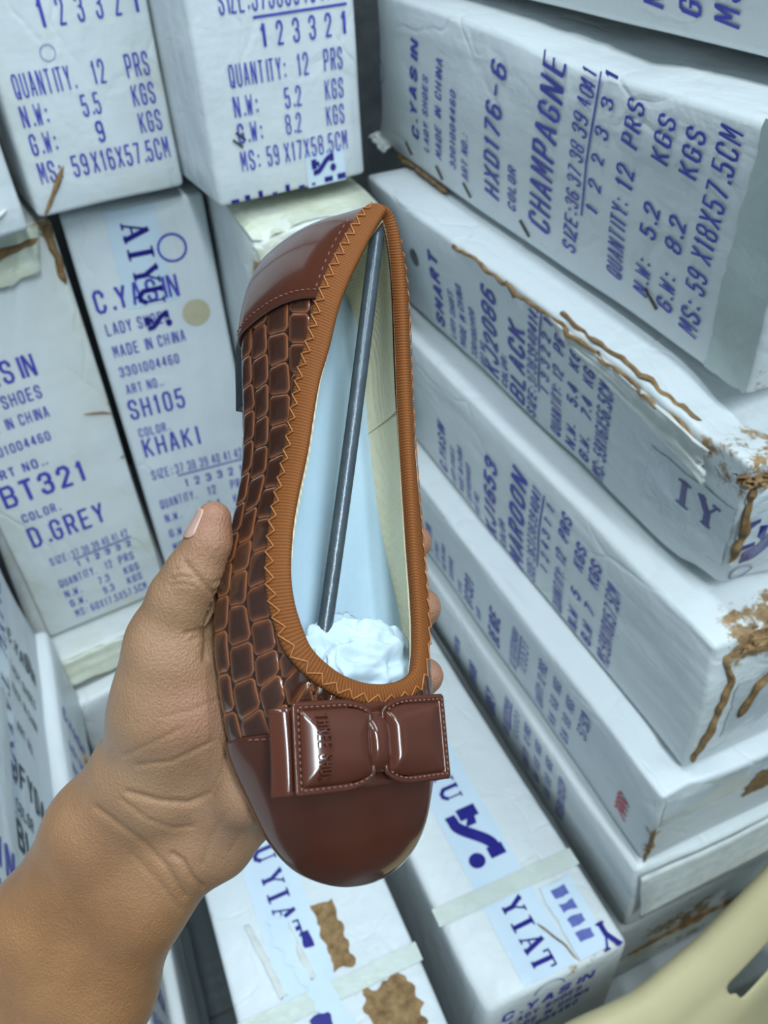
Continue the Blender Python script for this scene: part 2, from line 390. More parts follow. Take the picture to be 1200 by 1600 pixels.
    def rows(s, rows, ink='ink', weight=.2, slant=0.0, dv=0.0, du=0.0):
        """rows: (distance of baseline from the far/top end, cap height, [(text, u0, u1), ...])"""
        mb = MB()
        for v, cap, items in rows:
            for it in items:
                if it[0] == '_': V, F = ribbon([(it[1], s.L - v), (it[2], s.L - v)], .0011)
                else: V, F = text2d(it[0], it[1], it[2], s.L - v - dv, cap, weight * (it[3] if len(it) > 3 else 1), slant)
                mb.add([(a + du, b, 0) for a, b in V], F)
        return s.decal('printing', [(v[0], v[1]) for v in mb.v], mb.f, M[ink])
    def staples(s, spots, ang=0.5):
        for (u, w) in spots:
            for k in (0, 1):
                cu, cw = u + .004 * k, w + .006 * k - .003; d = Vector((math.cos(ang), math.sin(ang))) * .0055
                V, F = ribbon([(cu - d.x, cw - d.y), (cu + d.x, cw + d.y)], .0009)
                vv = [(a, b, z) for z in (.0002, .0016) for a, b in V]; n = len(V)
                ff = [tuple(i + n for i in f) for f in F] + [(0, 1, n + 1, n), (n - 2, n - 1, 2 * n - 1, 2 * n - 2), (0, 2, n + 2, n), (1, 3, n + 3, n + 1)]
                s.solid('staple', vv, ff, M['steel'], smooth=False)
    def torn(s, pts, mat='kraft', r=.003, jag=.003, name='torn_edge', flat=.5, label=None):
        """ragged ply along an edge: pts are local (u, w, c)"""
        pts = np.array(pts, float); d = np.r_[0, np.cumsum(np.linalg.norm(np.diff(pts, axis=0), axis=1))]; n = max(8, int(d[-1] / .004))
        t = np.linspace(0, d[-1], n); path = np.stack([np.interp(t, d, pts[:, i]) for i in range(3)], 1)
        path += rng.normal(0, jag * .5, path.shape); rr = r * (.35 + .75 * rng.random(n)); rr[0] = rr[-1] = r * .1
        for _ in range(2):
            path[1:-1] = (path[:-2] + path[1:-1] * 2 + path[2:]) / 4; rr[1:-1] = (rr[:-2] + rr[1:-1] * 2 + rr[2:]) / 4
        V, F = tube(path, rr, 6); s.solid(name, V, F, M[mat], label, smooth=False)
    def crumple(s, cen, size, mat='kraft', name='torn_corner', seed=1, label=None):
        bm = bmesh.new(); bmesh.ops.create_icosphere(bm, subdivisions=4, radius=1)
        for v in bm.verts:
            q = v.co * 2.3 + Vector((seed * 7.3, seed, 0)); k = .75 + .55 * abs(noise.noise(q)) + .35 * abs(noise.noise(q * 2.3)) - .25 * abs(noise.noise(q * 5))
            v.co = Vector((v.co.x * size[0], v.co.y * size[1], v.co.z * size[2])) * k + Vector(cen)
        V = [tuple(v.co) for v in bm.verts]; bm.verts.index_update(); F = [tuple(x.index for x in f.verts) for f in bm.faces]; bm.free()
        s.solid(name, V, F, M[mat], label, smooth=False)
    def flap(s, quad, mat='white_tear', name='loose_flap', bend=.004, th=.003, label=None, jag=.002):
        q = [np.array(x, float) for x in quad]; n = 14; V = []
        for lay in (0, 1):
            for i in range(n + 1):
                for j in range(n + 1):
                    a, b = i / n, j / n; p = (q[0] * (1 - a) + q[1] * a) * (1 - b) + (q[3] * (1 - a) + q[2] * a) * b
                    nv = np.cross(q[1] - q[0], q[3] - q[0]); nv = nv / np.linalg.norm(nv)
                    p = p + nv * (bend * math.sin(math.pi * a) + .6 * bend * noise.noise(Vector((a * 5, b * 5, s.seed))) - th * lay)
                    if b in (0, 1) or a in (0, 1): p = p + (q[3] - q[0]) / np.linalg.norm(q[3] - q[0]) * random.uniform(-jag, jag)
                    V.append(p)
        m = (n + 1) ** 2; F = []
        for i in range(n):
            for j in range(n):
                a = i * (n + 1) + j; f = (a, a + n + 1, a + n + 2, a + 1); F.append(f); F.append(tuple(x + m for x in f[::-1]))
        ring = [i * (n + 1) for i in range(n + 1)] + [n * (n + 1) + j for j in range(1, n + 1)] + [i * (n + 1) + n for i in range(n - 1, -1, -1)] + [j for j in range(n - 1, 0, -1)]
        for x, y in zip(ring, ring[1:] + ring[:1]): F.append((y, x, x + m, y + m))
        s.solid(name, V, F, M[mat], label)

def lying_right(label, zb, T, xb, xt, yn, L=.59, D=.575, **k):
    return Carton(label, (xb, yn, zb), (0, 0, 1), (0, 1, 0), (-1, 0, 0), T, L, D, lean=xb - xt, group='cartons stacked along the right side', **k)
def lying_left(label, zb, T, xf, yn, L=.59, D=.57, **k):
    return Carton(label, (xf, yn, zb + T), (0, 0, -1), (0, 1, 0), (1, 0, 0), T, L, D, group='cartons stacked along the left side', **k)
def standing(label, x, y, zb, T, L, D, ang, group='cartons standing at the back', **k):
    a = math.radians(ang); return Carton(label, (x, y, zb), (math.cos(a), math.sin(a), 0), (0, 0, 1), (math.sin(a), -math.cos(a), 0), T, L, D, group=group, **k)

# ------------------------------------------------------------------ room shell
def plane_struct(name, V, mat):
    o = mesh_obj(name, V, [(0, 1, 2, 3)], mat, smooth=False); o['kind'] = 'structure'; return o
def mat_floor():
    m = NT('floor_tiles'); ob = m.obj(); br = m.n('ShaderNodeTexBrick'); m.l(ob, br.inputs['Vector'])
    br.offset = 0; br.inputs['Scale'].default_value = 1; br.inputs['Brick Width'].default_value = .3; br.inputs['Row Height'].default_value = .3; br.inputs['Mortar Size'].default_value = .003
    br.inputs['Color1'].default_value = lin((66, 74, 76)); br.inputs['Color2'].default_value = lin((74, 82, 84)); br.inputs['Mortar'].default_value = lin((48, 52, 52))
    rot = m.n('ShaderNodeVectorRotate'); rot.inputs['Angle'].default_value = math.radians(45); m.l(ob, rot.inputs['Vector'])
    ck = m.n('ShaderNodeTexChecker'); m.l(rot.outputs[0], ck.inputs['Vector']); ck.inputs['Scale'].default_value = 55; ck.inputs['Color1'].default_value = lin((92, 98, 96)); ck.inputs['Color2'].default_value = lin((58, 66, 68))
    m.col(m.mix(m.math('MULTIPLY', m.ramp(m.noise(3, 3, .5, ob), .45, .6), .7), br.outputs['Color'], ck.outputs['Color'])); m.set(Roughness=.35)
    m.bump(m.noise(40, 3, .5, ob), .001, .3); return m.m
wallm = simple('painted_wall', (138, 148, 152), .7, .3, (150, 160, 163), 5, .002, 60)
X0, X1, Y0, Y1, ZC = -1.15, 1.05, -2.0, 1.75, 2.9
def slab(name, x0, x1, y0, y1, z0, z1, mat):
    o = mesh_obj(name, *box_v(x0, x1, y0, y1, z0, z1), mat, smooth=False); o['kind'] = 'structure'; return o
slab('floor', X0 - .1, X1 + .1, Y0 - .1, Y1 + .1, -.1, 0, mat_floor())
slab('wall_back', X0 - .1, X1 + .1, Y1, Y1 + .1, 0, ZC, simple('dark_rough_wall', (58, 64, 68), .8, .3, (84, 88, 90), 14, .006, 30))
slab('wall_left', X0 - .1, X0, Y0, Y1, 0, ZC, wallm); slab('wall_right', X1, X1 + .1, Y0, Y1, 0, ZC, wallm)
slab('wall_front', X0 - .1, X1 + .1, Y0 - .1, Y0, 0, ZC, wallm)
slab('ceiling', X0 - .1, X1 + .1, Y0 - .1, Y1 + .1, ZC, ZC + .1, simple('ceiling_paint', (205, 212, 214), .8, .3, (214, 220, 222), 5))

# ------------------------------------------------------------------ right-hand stack
SZ = ['36', '37', '38', '39', '40', '41']
c = lying_right('white carton lying at the very top of the right stack, only its lower print showing', 1.388, .17, .392, .372, .22, seed=11, bulge=.006)
c.rows([(.303, .020, [('QUANTITY:', .016, .08), ('12', .09, .105), ('PRS', .12, .15)]), (.333, .020, [('N.W:', .014, .045), ('5.2', .065, .09), ('KGS', .12, .15)]), (.367, .020, [('G.W:', .013, .045), ('8.2', .065, .09), ('KGS', .12, .15)]), (.399, .021, [('MS:', .012, .040), ('59 X18X57.5CM', .05, .155)])], slant=.1)

c = lying_right('white carton printed CHAMPAGNE, second from the top of the right stack', 1.2085, .167, .381, .351, .326, L=.622, seed=1, skew=-.014, shear=(-.40, -.20), bulge=.004, dent=.003, wear=.5,
                crush=[(0, .63, 0, .04, .010, 0, .006), (.17, .2, 0, .09, -.006, 0, -.004)], worn=[(0, .0, 0, .05, .95), (.0, .63, 0, .05, .95)])
L0 = .326 + .622
r = lambda y: L0 - y - .007
c.rows([(r(.835), .019, [('C.YASIN', .028, .128)]), (r(.806), .014, [('LADY SHOES', .022, .100)]), (r(.772), .015, [('MADE IN CHINA', .024, .122)]), (r(.738), .013, [('3301004460', .024, .100)]), (r(.710), .014, [('ART NO.:', .020, .066)]),
        (r(.650), .028, [('HXD176-6', .020, .139)]), (r(.620), .014, [('COLOR', .020, .062)]), (r(.563), .034, [('CHAMPAGNE', .018, .160, 1.15)]),
        (r(.524), .019, [('SIZE:', .016, .052), ('36', .056, .070), ('37', .076, .090), ('38', .096, .110), ('39', .116, .130), ('40', .136, .150), ('41', .149, .161)]), (r(.519), .0, [('_', .054, .162)]),
        (r(.497), .017, [('1', .060, .066), ('2', .080, .087), ('2', .101, .108), ('3', .120, .127), ('3', .140, .147), ('1', .158, .163)]),
        (r(.461), .020, [('QUANTITY:', .018, .082), ('12', .092, .108), ('PRS', .122, .150)]), (r(.428), .018, [('N.W:', .018, .046), ('5.2', .066, .090), ('KGS', .120, .148)]),
        (r(.400), .018, [('G.W:', .018, .046), ('8.2', .066, .090), ('KGS', .118, .146)]), (r(.371), .020, [('MS:', .012, .036), ('59', .046, .062), ('X18X57.5CM', .070, .152)])], slant=.12, du=.006)
c.decal('pen_ring', *ring2d(.088, .618, .013, .0012), M['ink_ring'])
c.staples([(.016, .545), (.012, .46), (.014, .395), (.014, .285), (.024, .105)], ang=.95)
c.decal('edge_tape', *rect2d(.002, .168, .002, .040, .002), M['green_tape'], lift=.0006)
c.torn([(.002, .62, -.004), (.0, .54, .002), (-.001, .44, .001)], r=.003); c.flap([(.006, .632, -.004), (.006, .585, .003), (-.004, .592, .010), (-.003, .642, .006)], 'white_tear', bend=.003)

c = lying_right('white carton printed SMART and BLACK with torn brown corner, third in the right stack', 1.045, .157, .378, .336, .306, L=.650, seed=2, shear=(-.46, -.26), dent=.0045, wear=.62, bulge=.002,
                crush=[(.16, 0, 0, .05, -.022, .02, -.012), (0, 0, 0, .035, .004, .006, -.01)], worn=[(.16, 0, 0, .075, 1.15), (.16, .18, .0, .05, .8)])
L0 = .306 + .650; r = lambda y: L0 - (y + .013 + (.75 - y) * .05)
c.rows([(r(.752), .022, [('SMART', .012, .122, 1.1)]), (r(.722), .013, [('LADY SHOES', .012, .085)]), (r(.697), .014, [('MADE IN CHINA', .012, .105)]), (r(.672), .012, [('3301003400', .012, .085)]), (r(.652), .012, [('ART NO.', .010, .05)]),
        (r(.622), .030, [('KJ2086', .010, .130)]), (r(.603), .012, [('COLOR:', .010, .058)]), (r(.566), .030, [('BLACK', .008, .113, 1.3)]),
        (r(.543), .017, [('SIZE:', .006, .045), ('37', .052, .066), ('38', .070, .084), ('39', .088, .102), ('40', .106, .120), ('41', .122, .136), ('42', .138, .152)]), (r(.539), 0, [('_', .05, .153)]),
        (r(.520), .015, [('1', .056, .061), ('3', .074, .081), ('3', .092, .099), ('2', .108, .115), ('2', .124, .131), ('1', .142, .147)]),
        (r(.497), .017, [('QUANTITY:', .010, .080), ('12', .090, .104), ('PRS', .122, .150)]), (r(.472), .016, [('N.W.', .010, .044), ('5.4', .072, .098), ('KGS', .118, .150)]), (r(.449), .016, [('G.W.', .010, .044), ('7.4', .070, .096), ('KGS', .114, .142)]),
        (r(.422), .019, [('MS: 59X16X56.5CM', .006, .130)])], slant=.12)
c.decal('sticker', *disc2d(.094, .520, .012, ry=.011), M['grey_hole'], label='small grey round sticker')
t = c.decal('tape', *rect2d(.030, .105, .004, .095, .002), M['clear'], lift=.0006, label='clear tape over the near corner')
V, F = serif2d('IY', 0, .050, 0, .027); c.decal('lettering', [(.068 + y, .062 - x) for x, y in V], [f[::-1] for f in F], M['ink_navy'], lift=.0012, parent=t)
c.staples([(.147, .31), (.147, .165)], ang=.9)
c.torn([(.154, .42, .001), (.153, .30, .002), (.154, .20, .002), (.151, .11, .003), (.146, .02, .0)], r=.0027, jag=.004); c.torn([(.158, .24, -.004), (.157, .15, -.004), (.157, .08, -.006), (.152, .0, -.016)], r=.0022, jag=.004)
c.crumple((.142, .004, -.012), (.009, .012, .018), seed=2); c.crumple((.128, .003, -.05), (.016, .006, .028), seed=3)
c.flap([(.154, .24, .001), (.150, .035, .004), (.115, .03, .005), (.146, .22, .003)], 'white_tear', 'loose_flap', bend=.002)
nt = c.decal('end_tape', *rect2d(.03, .13, -.20, -.003, .003), M['clear'], 'near', lift=.0008)
V, F = logo2d(0, .06, 0, .05); c.decal('lettering', [(.04 + y * 1.1, -.008 - x) for x, y in V], F, M['ink_navy'], 'near', lift=.0014, parent=nt)
V, F = ring2d(.016, -.016, .011, .002); c.decal('pen_ring', V, F, M['ink_navy'], 'near', lift=.0014)
c.torn([(.05, -.001, -.002), (.09, -.002, -.004), (.135, .0, -.006)], r=.004)

c = lying_right('white carton printed MAROON, fourth from the top of the right stack', .872, .170, .360, .344, .272, L=.650, seed=3, shear=(-.18, -.09), wear=.42, bulge=.003, crush=[(.17, 0, 0, .04, -.008, .01, -.006)], worn=[(.17, 0, -.05, .07, 1.1), (.02, 0, 0, .03, .8)])
L0 = .272 + .650; r = lambda y: L0 - y - .007
c.rows([(r(.714), .020, [('C.YASIN', .012, .090)]), (r(.690), .012, [('LADY SHOES', .010, .070)]), (r(.668), .013, [('MADE IN CHINA', .012, .088)]), (r(.648), .012, [('3301004460', .012, .075)]), (r(.628), .012, [('ART NO.', .008, .045)]),
        (r(.588), .026, [('KJ1653', .002, .120, .85)]), (r(.568), .012, [('COLOR', .006, .05)]), (r(.530), .030, [('MAROON', .002, .143, 1.2)]),
        (r(.506), .016, [('SIZE:', .008, .040), ('36', .044, .058), ('37', .062, .076), ('38', .080, .094), ('39', .098, .112), ('40', .116, .130), ('41', .132, .145)]), (r(.502), 0, [('_', .042, .146)]),
        (r(.483), .014, [('1', .046, .051), ('2', .064, .071), ('4', .082, .090), ('3', .100, .107), ('1', .118, .123), ('1', .136, .141)]),
        (r(.455), .017, [('QUANTITY:', .008, .074), ('12', .086, .102), ('PRS', .120, .150)]), (r(.428), .016, [('N.W', .008, .038), ('5', .060, .069), ('KGS', .104, .134)]), (r(.405), .016, [('G.W', .010, .040), ('7', .060, .069), ('KGS', .102, .132)]), (r(.376), .019, [('MS:59X18X57.5CM', .010, .125)])], slant=.14)
c.crumple((.158, .004, -.055), (.014, .012, .035), seed=4); c.crumple((.14, .0, -.09), (.018, .008, .03), seed=6)
c.torn([(.165, .0, -.01), (.12, -.002, -.02), (.07, -.002, -.016), (.01, -.001, -.004)], r=.004); c.torn([(.15, .0, -.09), (.10, -.002, -.05), (.06, -.002, -.04)], r=.0045)
c.decal('end_tape', *rect2d(.03, .11, -.30, -.03, .004), M['clear'], 'near', lift=.0008)

c = lying_right('white carton printed BEIGE with red scribble near its corner, fifth in the right stack', .702, .168, .356, .327, .279, L=.650, seed=4, shear=(-.40, -.20), wear=.36, bulge=.003, crush=[(.17, 0, 0, .035, -.006, .01, -.004)], worn=[(.08, 0, 0, .03, .9), (.03, .0, 0, .03, .9)])
L0 = .279 + .650; r = lambda y: L0 - y - .058
c.rows([(r(.700), .018, [('C.YASIN', .030, .098)]), (r(.678), .012, [('LADY SHOES', .026, .080)]), (r(.658), .012, [('MADE IN CHINA', .026, .098)]), (r(.636), .012, [('3301004460', .030, .092)]), (r(.610), .012, [('ART NO.', .030, .062)]),
        (r(.578), .024, [('BT321', .030, .105)]), (r(.556), .012, [('COLOR', .030, .062)]), (r(.510), .026, [('BEIGE', .022, .108, 1.2)]), (r(.470), .015, [('SIZE:363738394041', .026, .128)]), (r(.466), 0, [('_', .05, .13)]), (r(.449), .013, [('1 2 3 3 2 1', .052, .126)]),
        (r(.412), .016, [('QUANTITY:', .022, .078), ('12', .086, .098), ('PRS', .108, .134)]), (r(.385), .015, [('N.W', .022, .046), ('6.8', .070, .090), ('KGS', .110, .134)]), (r(.360), .015, [('G.W', .022, .046), ('8.8', .068, .088), ('KGS', .108, .132)]), (r(.332), .017, [('57.5CM', .090, .14)])], slant=.12)
V = []; F = []
for k in range(7):
    v, f = ribbon([(.034 + .007 * k, .036 + .012 * (k % 2)), (.043 + .007 * k, .050 - .012 * (k % 2)), (.038 + .006 * k, .052)], .0017); o = len(V); V += v; F += [tuple(i + o for i in q) for q in f]
c.decal('red_scribble', V, F, M['ink_red'], label='red scribble')
c.torn([(.10, .0, .0), (.06, -.001, .0), (.01, .0, .0)], r=.003); c.decal('end_tape', *rect2d(.10, .16, -.4, -.005, .002), M['clear'], 'near', lift=.0008)
c.decal('torn_patch', *rect2d(.07, .125, -.22, -.10, .006), M['kraft'], 'near', lift=.001)

c = lying_right('white carton with faded print and ribbed white end, sixth in the right stack', .537, .162, .362, .341, .283, L=.640, seed=5, shear=(-.25, -.12), wear=.34, bulge=.003, crush=[(.16, 0, 0, .03, -.004, .008, -.004)], worn=[(.10, 0, 0, .02, .9)])
L0 = .283 + .640; r = lambda y: L0 - y - .055
c.rows([(r(.62), .016, [('C.YASIN', .05, .11)]), (r(.57), .022, [('SH108', .045, .10)]), (r(.52), .024, [('GREY', .045, .10)]), (r(.485), .014, [('SIZE:363738394041', .045, .14)]), (r(.482), 0, [('_', .07, .142)]), (r(.462), .012, [('1 2 3 3 2 1', .07, .14)]),
        (r(.435), .015, [('QUANTITY:', .035, .085), ('12', .10, .112), ('PRS', .122, .146)]), (r(.41), .014, [('N.W', .04, .06), ('6.8', .08, .10), ('KGS', .12, .144)]), (r(.385), .014, [('G.W', .04, .06), ('8.8', .08, .10), ('KGS', .12, .144)]), (r(.355), .016, [('MS:59X17X57CM', .035, .14)])], slant=.12)
c.flap([(.158, -.004, -.004), (.158, -.006, -.5), (.070, -.010, -.5), (.066, -.009, -.005)], 'white_tear', 'ribbed_flap', bend=.003)

c = lying_right('grubby carton with peeling brown edge, seventh in the right stack below the ribbed white end', .372, .163, .372, .362, .287, seed=6, wear=.75, worn=[(.06, 0, -.1, .14, 1.0), (.06, 0, -.3, .14, 1.0)])
c.torn([(.06, -.001, -.02), (.07, -.003, -.2), (.08, -.002, -.45)], r=.004); c.decal('tape', *rect2d(.03, .055, -.20, -.003), M['yellow_tape'], 'near')
c = lying_right('carton jutting forward under the grubby carton of the right stack', .188, .176, .372, .352, .215, seed=7, wear=.4, yellow=.4)
lying_right('carton on the floor at the bottom of the right stack', 0.0, .187, .372, .365, .25, seed=8, wear=.4)

# ------------------------------------------------------------------ cartons standing at the back
c = standing('white standing carton marked 59X16X57.5CM, top row, left of the carton with two staples', -.010, .918, 1.206, .158, .575, .40, 8, seed=21, wear=.36, yellow=.5, worn=[(0, 0, 0, .03, 1.0)], dent=.003)
z = lambda h: (1.206 + .575) - h
c.rows([(z(1.405), 0, [('_', .048, .150)]), (z(1.372), .024, [(str(a), .052 + .018 * i, .059 + .018 * i) for i, a in enumerate((1, 2, 3, 3, 2, 1))]),
        (z(1.318), .0215, [('QUANTITY.', .013, .070), ('12', .088, .101), ('PRS', .122, .146)]), (z(1.292), .020, [('N.W:', .012, .036), ('5.5', .070, .089), ('KGS', .122, .146)]),
        (z(1.266), .020, [('G.W:', .013, .037), ('9', .078, .086), ('KGS', .123, .147)]), (z(1.238), .021, [('MS:', .013, .034), ('59', .046, .062), ('X16X57.5CM', .066, .149)])], weight=.19)
c.decal('pen_ring', *ring2d(.052, 1.352 - 1.206, .0072, .0007), M['ink_ring']); c.torn([(.006, .002, .002), (.02, .02, .002), (.038, .045, .001)], r=.003, jag=.001)

c = standing('white standing carton marked 59X17X58.5CM with two staples beside the G.W line, top row', .160, .832, 1.212, .166, .585, .40, 6, seed=22, wear=.2, dent=.002)
z = lambda h: (1.212 + .585) - h
c.rows([(z(1.377), .022, [('SIZE:', .030, .059), ('373839404142', .062, .156)]), (z(1.372), 0, [('_', .062, .156)]), (z(1.347), .020, [(str(a), .066 + .0165 * i, .073 + .0165 * i) for i, a in enumerate((1, 2, 3, 3, 2, 1))]),
        (z(1.318), .0195, [('QUANTITY:', .030, .087), ('12', .100, .112), ('PRS', .128, .148)]), (z(1.292), .0185, [('N.W:', .030, .054), ('5.2', .083, .101), ('KGS', .127, .147)]),
        (z(1.268), .0185, [('G.W:', .030, .055), ('8.2', .081, .098), ('KGS', .126, .146)]), (z(1.242), .019, [('MS:', .029, .048), ('59', .057, .070), ('X17X58.5CM', .076, .147)])], weight=.19)
c.staples([(.029, .060)], ang=2.4)
t = c.decal('tape', *rect2d(.098, .142, .0, .034), M['tape'], lift=.0006)
c.decal('lettering', *logo2d(.104, .132, .012, .016), M['ink_navy'], lift=.0012, parent=t)
mb = MB(); 
for k in range(9): V, F = rect2d(.012 + .015 * k, .012 + .015 * k + random.uniform(.004, .012), .002, random.uniform(.004, .009)); mb.add([(a, b, 0) for a, b in V], F)
c.decal('edge_lettering', [(v[0], v[1]) for v in mb.v], mb.f, M['ink_navy'], lift=.0012)

c = standing('plain white standing carton cut by the left frame edge, top row', -.186, .880, 1.194, .165, .575, .40, 10, seed=23, wear=.3, dent=.003, crush=[(.165, 0, 0, .05, 0, .008, .004)])
c.decal('lettering', *logo2d(.155, .160, .08, .006), M['ink_black']); c.torn([(.02, .004, .003), (.10, .010, .004), (.15, .026, .002)], 'white_tear', r=.004, jag=.002)

c = standing('white standing carton printed SH105 KHAKI with blue ring and beige dot, lower row', .009, .968, .612, .160, .575, .40, 0, seed=24, wear=.18, dent=.002)
z = lambda h: (.612 + .575) - h
t = c.decal('tape', *rect2d(.045, .103, .455, .572, .001), M['tape'], lift=.0005)
V, F = serif2d('AIYU', 0, .105, 0, .027); c.decal('lettering', [(.062 + y, .556 - x) for x, y in V], [f[::-1] for f in F], M['ink_navy'], lift=.0011, parent=t)
V, F = logo2d(0, .03, 0, .034); c.decal('logo', [(.060 + .033 * (x / .03), .424 + y * .55) for x, y in V], F, M['ink_navy'], lift=.0011)
c.rows([(z(1.071), .029, [('C.YASIN', .009, .109)]), (z(1.041), .016, [('LADY SHOES', .013, .090)]), (z(1.011), .016, [('MADE IN CHINA', .014, .104)]), (z(.983), .014, [('3301004460', .014, .090)]), (z(.957), .014, [('ART NO..', .016, .062)]),
        (z(.918), .030, [('SH105', .012, .085)]), (z(.889), .014, [('COLOR.', .016, .056)]), (z(.855), .031, [('KHAKI', .016, .090, 1.25)]), (z(.817), .016, [('SIZE:', .017, .045), ('37 38 39 40 41 42', .050, .146)]), (z(.813), 0, [('_', .052, .148)]),
        (z(.790), .014, [('1 2 3 3 2 1', .058, .142)]), (z(.765), .016, [('QUANTITY.', .017, .068), ('12', .086, .098), ('PRS', .120, .142)]), (z(.739), .015, [('N.W.', .018, .04), ('5.4', .082, .10), ('KGS', .12, .142)]), (z(.710), .015, [('G.W.', .018, .04), ('8.4', .082, .10), ('KGS', .12, .142)]), (z(.682), .016, [('MS.', .018, .036), ('59X17X57.5CM', .05, .146)])], weight=.19)
c.decal('pen_ring', *ring2d(.112, 1.131 - .612, .0175, .0028), M['ink']); c.decal('sticker', *disc2d(.124, 1.045 - .612, .0175), M['beige_dot'], label='beige round dot')

c = standing('white standing carton printed BT321 D.GREY with torn tape at top, lower row at left', -.178, .945, .612, .180, .575, .40, 8, seed=25, wear=.3, yellow=.75, dent=.003, worn=[(.18, .575, 0, .05, 1.05), (.1, .54, 0, .05, .7), (.18, .33, 0, .02, .9), (.18, .25, 0, .02, .9)])
z = lambda h: (.612 + .575) - h
c.rows([(z(1.015), .030, [('C.YASIN', .012, .112)]), (z(.985), .018, [('LADY SHOES', .016, .108)]), (z(.957), .016, [('MADE IN CHINA', .016, .108)]), (z(.925), .014, [('3301004460', .018, .100)]), (z(.893), .014, [('ART NO..', .016, .084)]),
        (z(.850), .034, [('BT321', .018, .125)]), (z(.820), .014, [('COLOR.', .03, .078)]), (z(.776), .034, [('D.GREY', .028, .130, 1.25)]), (z(.737), .014, [('SIZE:', .040, .066), ('37 38 39 40 41 42', .070, .150)]), (z(.734), 0, [('_', .07, .152)]), (z(.719), .011, [('1 1 2 3 3 2', .072, .150)]),
        (z(.694), .015, [('QUANTITY.', .040, .092), ('12', .106, .116), ('PRS', .126, .148)]), (z(.672), .014, [('N.W.', .042, .064), ('7.3', .090, .106), ('KGS', .128, .150)]), (z(.652), .014, [('G.W.', .044, .066), ('9.3', .092, .108), ('KGS', .128, .150)]), (z(.630), .015, [('MS:', .046, .062), ('60X17.5X57.5CM', .068, .152)])], weight=.2)
c.flap([(-.0, .572, .002), (.165, .572, .004), (.150, .525, .012), (.0, .505, .014)], 'yellow_tape', 'torn_tape', bend=.006, th=.001); c.torn([(.02, .545, .008), (.09, .55, .010), (.16, .560, .006)], r=.006)
c.torn([(.176, .575, .002), (.172, .555, .003), (.176, .50, .001)], r=.006); c.torn([(.146, .335, .001), (.165, .330, .002), (.178, .322, .0)], r=.002, jag=.001)

x0, y0 = .176, .80
c = standing('carton wrapped in yellowed tape behind the heel of the shoe, lower row', x0, y0, .612, .148, .583, .40, 0, seed=26, wear=.45, yellow=1.0, dent=.004, crush=[(.0, .583, 0, .05, .006, -.014, -.008), (.148, .583, 0, .05, 0, -.006, .006)], worn=[(0, .55, 0, .05, 1.0), (0, .45, 0, .03, .9)])
c.flap([(.0, .578, .000), (.140, .582, .001), (.135, .545, .006), (.010, .535, .005)], 'yellow_tape', 'tape', bend=.002, th=.001)
c.torn([(.012, .55, .004), (.07, .565, .005), (.135, .575, .004)], r=.004); c.torn([(.004, .54, .003), (.005, .47, .003), (.012, .41, .001)], r=.004)
c.decal('top_tape', *rect2d(.0, .148, -.10, -.002), M['yellow_tape'], 'top', lift=.0008)

# base row under the standing cartons
c = standing('carton under the D.GREY carton, its yellowed top edge showing below', -.195, .895, 0, .182, .605, .42, 8, group='cartons on the floor at the back', seed=31, wear=.35, yellow=.8, rad=.012)
c.flap([(.004, .602, .000), (.176, .602, .002), (.172, .555, .014), (.012, .560, .010)], 'yellow_tape', 'bent_flap', bend=.004)
c = standing('carton under the KHAKI carton, mostly behind the wrist', -.008, .928, 0, .172, .605, .42, 1, group='cartons on the floor at the back', seed=32, wear=.3, rad=.012)
c = standing('small white carton in the shade in front of the yellow-edged floor carton', -.176, .852, 0, .150, .556, .035, 8, group='cartons on the floor at the back', seed=34, wear=.3, rad=.008)
c = standing('carton under the tape-wrapped carton, behind the shoe', .176, .87, 0, .168, .605, .40, 0, group='cartons on the floor at the back', seed=33, wear=.3)

# ------------------------------------------------------------------ left-hand stack
c = lying_left('upper left carton with purple-blue size table, cut by the left frame edge', .872, .17, -.172, .02, L=.59, seed=41, wear=.2)
fz = lambda y: .02 + .59 - y
c.rows([(fz(.392), .030, [('BROWN', .02, .15, 1.3)]), (fz(.362), .018, [('SIZE:363738394041', .012, .160)]), (fz(.358), 0, [('_', .05, .165)]), (fz(.338), .017, [('1 2 3 3 2 1', .06, .160)]), (fz(.305), .018, [('QUANTITY:', .02, .08), ('12', .09, .105), ('PRS', .128, .162)]), (fz(.278), .018, [('N.W:', .02, .05), ('KGS', .128, .162)]), (fz(.250), .018, [('G.W:', .02, .05), ('KGS', .126, .160)]), (fz(.22), .018, [('MS: 59X16X57.5CM', .02, .16)])], weight=.2)
c = lying_left('left carton printed BLACK in dark letters with blue-lettered tape, second of the left stack', .702, .167, -.180, .245, L=.62, seed=42, wear=.22)
fz = lambda y: .245 + .62 - y
c.rows([(fz(.745), .022, [('C.YASIN', .05, .14)]), (fz(.70), .014, [('LADY SHOES', .05, .13)]), (fz(.665), .014, [('MADE IN CHINA', .05, .13)]), (fz(.61), .014, [('ART NO.', .05, .10)]), (fz(.535), .030, [('JFYD41', .025, .135)]), (fz(.500), .015, [('COLOR', .028, .072)]), (fz(.458), .032, [('BLACK', .022, .135, 1.2)])], ink='ink_black')
c.decal('sticker', *disc2d(.115, .62 - .10, .012), M['grey_hole'])
t = c.decal('tape', *rect2d(.002, .040, .25, .60), M['tape'], lift=.0006)
V, F = serif2d('TAIYU TAIYU', 0, .30, 0, .022); c.decal('lettering', [(.010 + y, .58 - x) for x, y in V], [f[::-1] for f in F], M['ink_navy'], lift=.0012, parent=t)
c = lying_left('left carton with faded blue print and bright top edge, third of the left stack', .532, .166, -.163, .235, L=.64, seed=43, wear=.3, rad=.008)
fz = lambda y: .235 + .64 - y
